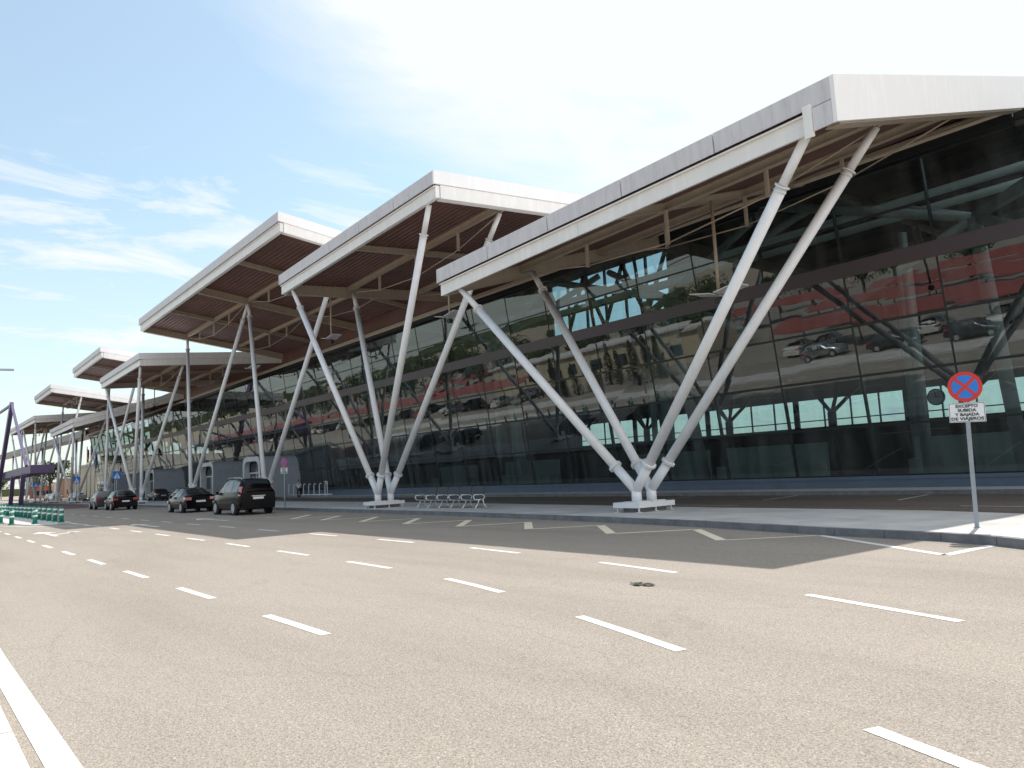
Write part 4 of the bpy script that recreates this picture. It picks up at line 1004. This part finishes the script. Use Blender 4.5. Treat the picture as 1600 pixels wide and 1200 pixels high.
skin_obj('trousers', [(0, 0, .95), *[P_[i] for i in (6, 7, 8, 10, 11, 12)]], [(0, 1), (1, 2), (2, 3), (0, 4), (4, 5), (5, 6)], [(.165, .12), .10, .072, .06, .10, .072, .06], M['trouser'], ps)
skin_obj('hair', [(0, .02, 1.66), (0, .03, 1.72), (0, .0, 1.765)], [(0, 1), (1, 2)], [.085, .09, .06], M['hair'], ps)
nf = MB(); nf.hexa([(-.012, -.115, 1.62), (.012, -.115, 1.62), (.012, -.08, 1.62), (-.012, -.08, 1.62), (-.008, -.10, 1.67), (.008, -.10, 1.67), (.008, -.08, 1.67), (-.008, -.08, 1.67)]); part('nose', nf, M['skin'], ps)
for sg in (-1, 1): part('eye', MB().box(sg*.032-.012, sg*.032+.012, -.098, -.088, 1.67, 1.68), M['black'], ps)
part('mouth', MB().box(-.022, .022, -.098, -.088, 1.59, 1.597), M['tail'], ps)
for sg in (-1, 1): part('ear', MB().box(sg*.085-.008, sg*.085+.008, -.02, .02, 1.62, 1.68), M['skin'], ps)
place(ps, -68.2, 28.9, 0.0, R(-150), s=1.0)

# ------------------------------------------------------------------ trees and far buildings
def leaf_cloud(mb, c, rx, ry, rz, n, s, rnd, shell=.55):
    for _ in range(n):
        while True:
            p = Vector((rnd.uniform(-1, 1), rnd.uniform(-1, 1), rnd.uniform(-1, 1)))
            if shell < p.length < 1: break
        q = Vector((c[0]+p.x*rx, c[1]+p.y*ry, c[2]+p.z*rz)); d = Vector((rnd.gauss(0, 1), rnd.gauss(0, 1), rnd.gauss(0, 1))).normalized(); e = d.orthogonal().normalized(); f = d.cross(e)
        k = s*rnd.uniform(.6, 1.4); mb.poly([q+e*k, q+f*k*.7, q-e*k, q-f*k*.7])
def tree(h, w, seed, mat, kind='round', dens=1.0):
    rnd = random.Random(seed); rt = lroot('tree', 'x', 'tree', None)
    t = MB(); t.tube((0, 0, 0), (rnd.uniform(-.2, .2), 0, h*.45), h*.03, 8, h*.018)
    for i in range(5):
        a = i*1.3; t.tube((0, 0, h*.32), (math.cos(a)*w*.3, math.sin(a)*w*.3, h*.68), h*.013, 6, h*.005)
    part('trunk', t, M['bark'], rt); c = MB()
    if kind == 'round':
        for i in range(11):
            a = rnd.uniform(0, 6.28); r = rnd.uniform(0, .32)*w; z = h*rnd.uniform(.42, .86); s = w*rnd.uniform(.16, .27)
            leaf_cloud(c, (math.cos(a)*r, math.sin(a)*r, z), s, s, s*.8, int(150*dens), h*.022, rnd)
    else:
        for i in range(12):
            z = h*(.08+.88*i/12); s = w*.5*(1-(i/12)**1.8*.85); leaf_cloud(c, (0, 0, z), s, s, h*.09, int(90*dens), h*.016, rnd, .4)
    part('crown', c, mat, rt); return rt
TR = [tree(8, 8, 1, M['leaf']), tree(7, 7.5, 2, M['leaf2']), tree(9, 7, 3, M['leaf']), tree(6.5, 2.0, 4, M['cypress'], 'c')]
used = set()
def put_tree(k, x, y, s, rz, label, group, name=None):
    t = TR[k] if k not in used else copy_tree(TR[k]); used.add(k)
    place(t, x, y, 0, rz, label, group, s); return t
random.seed(5)
KN = ['full dark green tree', 'olive green spreading tree', 'tall green tree', 'narrow dark cypress']
far = [(-250, 20), (-262, 34), (-270, 8), (-285, 44), (-300, 24), (-300, 2), (-320, 14), (-330, 38), (-345, 52), (-350, -6), (-370, 26), (-380, 12), (-235, 45), (-240, 58), (-360, -20), (-250, 70), (-275, 60), (-400, 0)]
far.sort(key=lambda p: math.atan2(p[1], -p[0]))
for i, (x, y) in enumerate(far):
    k = i % 3; put_tree(k, x, y, random.uniform(1.1, 1.7), random.uniform(0, 6), '%s beyond the road end, %s from the left' % (KN[k], ORD[i]), 'trees on the horizon beyond the road')
def far_building(x0, x1, y0, y1, h, mat, label, nw, face='x'):
    rt = root('far_building', ((x0+x1)/2, (y0+y1)/2, 0), label, 'building')
    part('wall', MB().box(x0, x1, y0, y1, -.02, h), mat, rt); part('roof', MB().box(x0-.5, x1+.5, y0-.5, y1+.5, h+.003, h+.4), M['conc'], rt)
    for i in range(nw):
        for lv in range(max(1, int(h//3.2))):
            z = 1.2+lv*3.2
            if face == 'x': yy = y0+(y1-y0)*(i+.5)/nw; part('window', MB().box(x1+.003, x1+.05, yy-.8, yy+.8, z, z+1.4), M['window'], rt)
            else: xx = x0+(x1-x0)*(i+.5)/nw; part('window', MB().box(xx-.8, xx+.8, y1+.003, y1+.05, z, z+1.4), M['window'], rt)
far_building(-262, -250, 36, 52, 5.6, M['orange'], 'low orange building far off behind the struts on the left', 6)
far_building(-300, -290, 33, 38, 4.2, M['brick'], 'low red building far off left of the orange one', 4)
far_building(-225, -205, 36, 52, 8.0, M['beige'], 'beige block at the far end of the glass behind the grey porch', 5)
far_building(-330, -300, 40, 70, 5.0, M['conc'], 'pale flat-roofed shed on the horizon at far left', 5)
# distant low hill
hl = MB(); n = 60
for i in range(n):
    a0 = R(120+110*i/n); a1 = R(120+110*(i+1)/n); r = 1500
    h0 = 16+9*math.sin(i*.37)+5*math.sin(i*.9); h1 = 16+9*math.sin((i+1)*.37)+5*math.sin((i+1)*.9)
    hl.quad((r*math.cos(a0), r*math.sin(a0), -1), (r*math.cos(a0), r*math.sin(a0), h0), (r*math.cos(a1), r*math.sin(a1), h1), (r*math.cos(a1), r*math.sin(a1), -1))
struct('hills', hl, M['leaf2'])
# ---- the purple steel walkway at far left
wk = root('steel_walkway', (-140, 12, 0), 'dark purple steel walkway structure at the left edge', 'walkway')
part('deck', MB().box(-170, -112.5, 12.4, 15.0, 4.25, 5.3), M['purple'], wk)
for a, b in (((-152, 12, 0), (-131.5, 12, 14.8)), ((-164, 12, 15.5), (-131.5, 12, 14.8)), ((-131.5, 12, 14.8), (-112.8, 12, 5.2)), ((-170, 12, 9), (-150, 12, 5))):
    part('mast', MB().bar(a, b, .5 if a[2] == 0 else .3, 1.0 if a[2] == 0 else .3), M['purple'], wk)
for x in (-118, -130): part('leg', MB().bar((x, 12, 0), (x+2.5, 12, 4.25), .5, .5), M['purple'], wk)
# ---- flags
def flag(x, y, mats, label, h=9.8):
    rt = root('flagpole', (x, y, .15), label, 'flag')
    part('pole', MB().tube((x, y, .15), (x, y, h), .07, 8), M['white'], rt)
    f = MB(); n = 8
    for r in range(3):
        f.cur = r
        for i in range(n):
            xa, xb = x+.1+i*.28, x+.1+(i+1)*.28; w = lambda q: .25*math.sin((q-x)*2.5); z1 = h-.4-r*.5; z0 = z1-.5
            if r == 1: pass
            s = lambda q: (q-x)*.55
            f.quad((xa, y+w(xa), z0-s(xa)), (xb, y+w(xb), z0-s(xb)), (xb, y+w(xb), z1-s(xb)), (xa, y+w(xa), z1-s(xa)))
    part('flag', f, mats, rt)
flag(-156.5, 26, [M['flag_red'], M['flag_yellow'], M['flag_red']], 'flagpole with drooping red and yellow flag near the far end of the glass')
flag(-153, 26, [M['flag_blue']]*3, 'flagpole with blue flag beside the red and yellow one')
flag(-149, 26, [M['flag_blue']]*3, 'third thin flagpole with blue flag, closest to the glass end', 8.6)
# ---- street lamps
def lamp(x, y, h, dx, dy, label):
    rt = root('street_lamp', (x, y, 0), label, 'street lamp', None)
    part('pole', MB().tube((x, y, 0), (x, y, h), .09, 10, .05), M['steel'], rt)
    part('arm', MB().tube((x, y, h), (x+dx*.8, y+dy*.8, h+.15), .035, 8), M['steel'], rt)
    hd = MB(); a = Vector((x+dx*.55, y+dy*.55, h+.1)); b = Vector((x+dx, y+dy, h+.15)); hd.bar(a, b, .28, .10); part('lamp_head', hd, M['steel'], rt)
lamp(-55.5, -1.0, 9.15, 0.3, 6.1, 'street lamp whose flat head reaches in at the left edge of the sky')
for i, (x, y) in enumerate(((-185, 28), (-170, 25.5), (-215, 27))):
    lamp(x, y, 8.5, 2.2, 0, ['flat-headed street lamp between the far struts, right one', 'flat-headed street lamp between the far struts, middle one', 'flat-headed street lamp between the far struts, left one'][i])

# ------------------------------------------------------------------ behind the camera: car park reflected in the glass
def shade(x0, x1, y0, y1, label):
    rt = root('car_port', ((x0+x1)/2, (y0+y1)/2, 0), label, 'car port', 'red car ports across the road')
    r = MB(); n = 8
    for i in range(n):
        t0_, t1_ = i/n, (i+1)/n; za = 2.7+.7*math.sin(t0_*math.pi*.6); zb = 2.7+.7*math.sin(t1_*math.pi*.6); ya = y1+(y0-y1)*t0_; yb = y1+(y0-y1)*t1_
        r.hexa([(x0, yb, zb), (x1, yb, zb), (x1, ya, za), (x0, ya, za), (x0, yb, zb+.08), (x1, yb, zb+.08), (x1, ya, za+.08), (x0, ya, za+.08)])
    part('roof', r, M['red_roof'], rt)
    x = x0+1
    while x < x1: part('post', MB().tube((x, y0+.6, 0), (x, y0+.6, 3.2), .09, 8), M['steel'], rt); x += 6
rows = [(-44, -20, -14.5, -8.5), (-17, 10, -14.5, -8.5), (-50, -24, -34, -28), (-20, 12, -34, -28), (-150, -110, -14.5, -8.5), (-190, -154, -14.5, -8.5), (-110, -80, -38, -32), (-150, -114, -38, -32), (-240, -196, -16, -9), (-80, -54, -52, -46), (-50, -16, -52, -46), (-106, -84, -12, -6.5)]
rows.sort(key=lambda r: (-r[2], -r[0]))
for i, rr in enumerate(rows): shade(*rr, 'red curved car port across the road, %s one from the terminal' % ORD[i])
random.seed(9); cc = ['car_white', 'car_grey', 'car_grey', 'car_silver', 'car_grey', 'car_red']; ci = 0
spots = []
for (x0, x1, y0, y1) in rows[:10]:
    x = x0+2
    while x < x1-1:
        if random.random() < .55: spots.append((x, (y0+y1)/2+.4))
        x += 2.7
random.shuffle(spots); spots = sorted(spots[:52], key=lambda p: -p[1]*1000-p[0])
for i, (x, y) in enumerate(spots):
    c = random.choice(cc); far_car('hatch' if random.random() < .6 else 'saloon', c, x, y, R(90 if random.random() < .5 else -90), '%s car parked nose-in under the red car ports' % c.split('_')[1], 'cars parked under the red car ports')
for i, (x, c) in enumerate(((-30, 'car_grey'), (-36.5, 'car_silver'), (-23.5, 'car_grey'))): far_car('hatch', c, x, -5.2, R(180), '%s car waiting on the near side road, seen in the glass' % c.split('_')[1], 'cars waiting on the near side')
rt = root('service_building', (-80, -22, 0), 'long low beige building across the road seen in the glass', 'building')
part('wall', MB().box(-104, -60, -27, -19, 0, 4.6), M['beige'], rt); part('roof', MB().box(-104.4, -59.6, -27.4, -18.6, 4.603, 4.9), M['conc'], rt)
for i in range(8): part('window', MB().box(-100+i*5, -98+i*5, -18.997, -18.95, 1.6, 3.2), M['window'], rt)
random.seed(21)
cy = [(-58+(-i*1.7), -7.5-random.uniform(0, 3)) for i in range(14)]
for i, (x, y) in enumerate(cy): put_tree(3, x, y, random.uniform(.55, .95), random.uniform(0, 6), 'narrow dark cypress before the beige building, %s from the right' % ORD[i], 'cypresses across the road')
bt = [(-66-i*8.5+0.8*((i*7)%5), -30-((i*5)%7)) for i in range(20)]
for i in range(46): bt.append((30-i*7.5+random.uniform(-2, 2), -54-random.uniform(0, 18)))
for i, (x, y) in enumerate(bt):
    k = random.choice((0, 1, 2)); put_tree(k, x, y, random.uniform(1.0, 1.5), random.uniform(0, 6), '%s in the tree belt behind the car park' % KN[k], 'tree belt behind the car park')
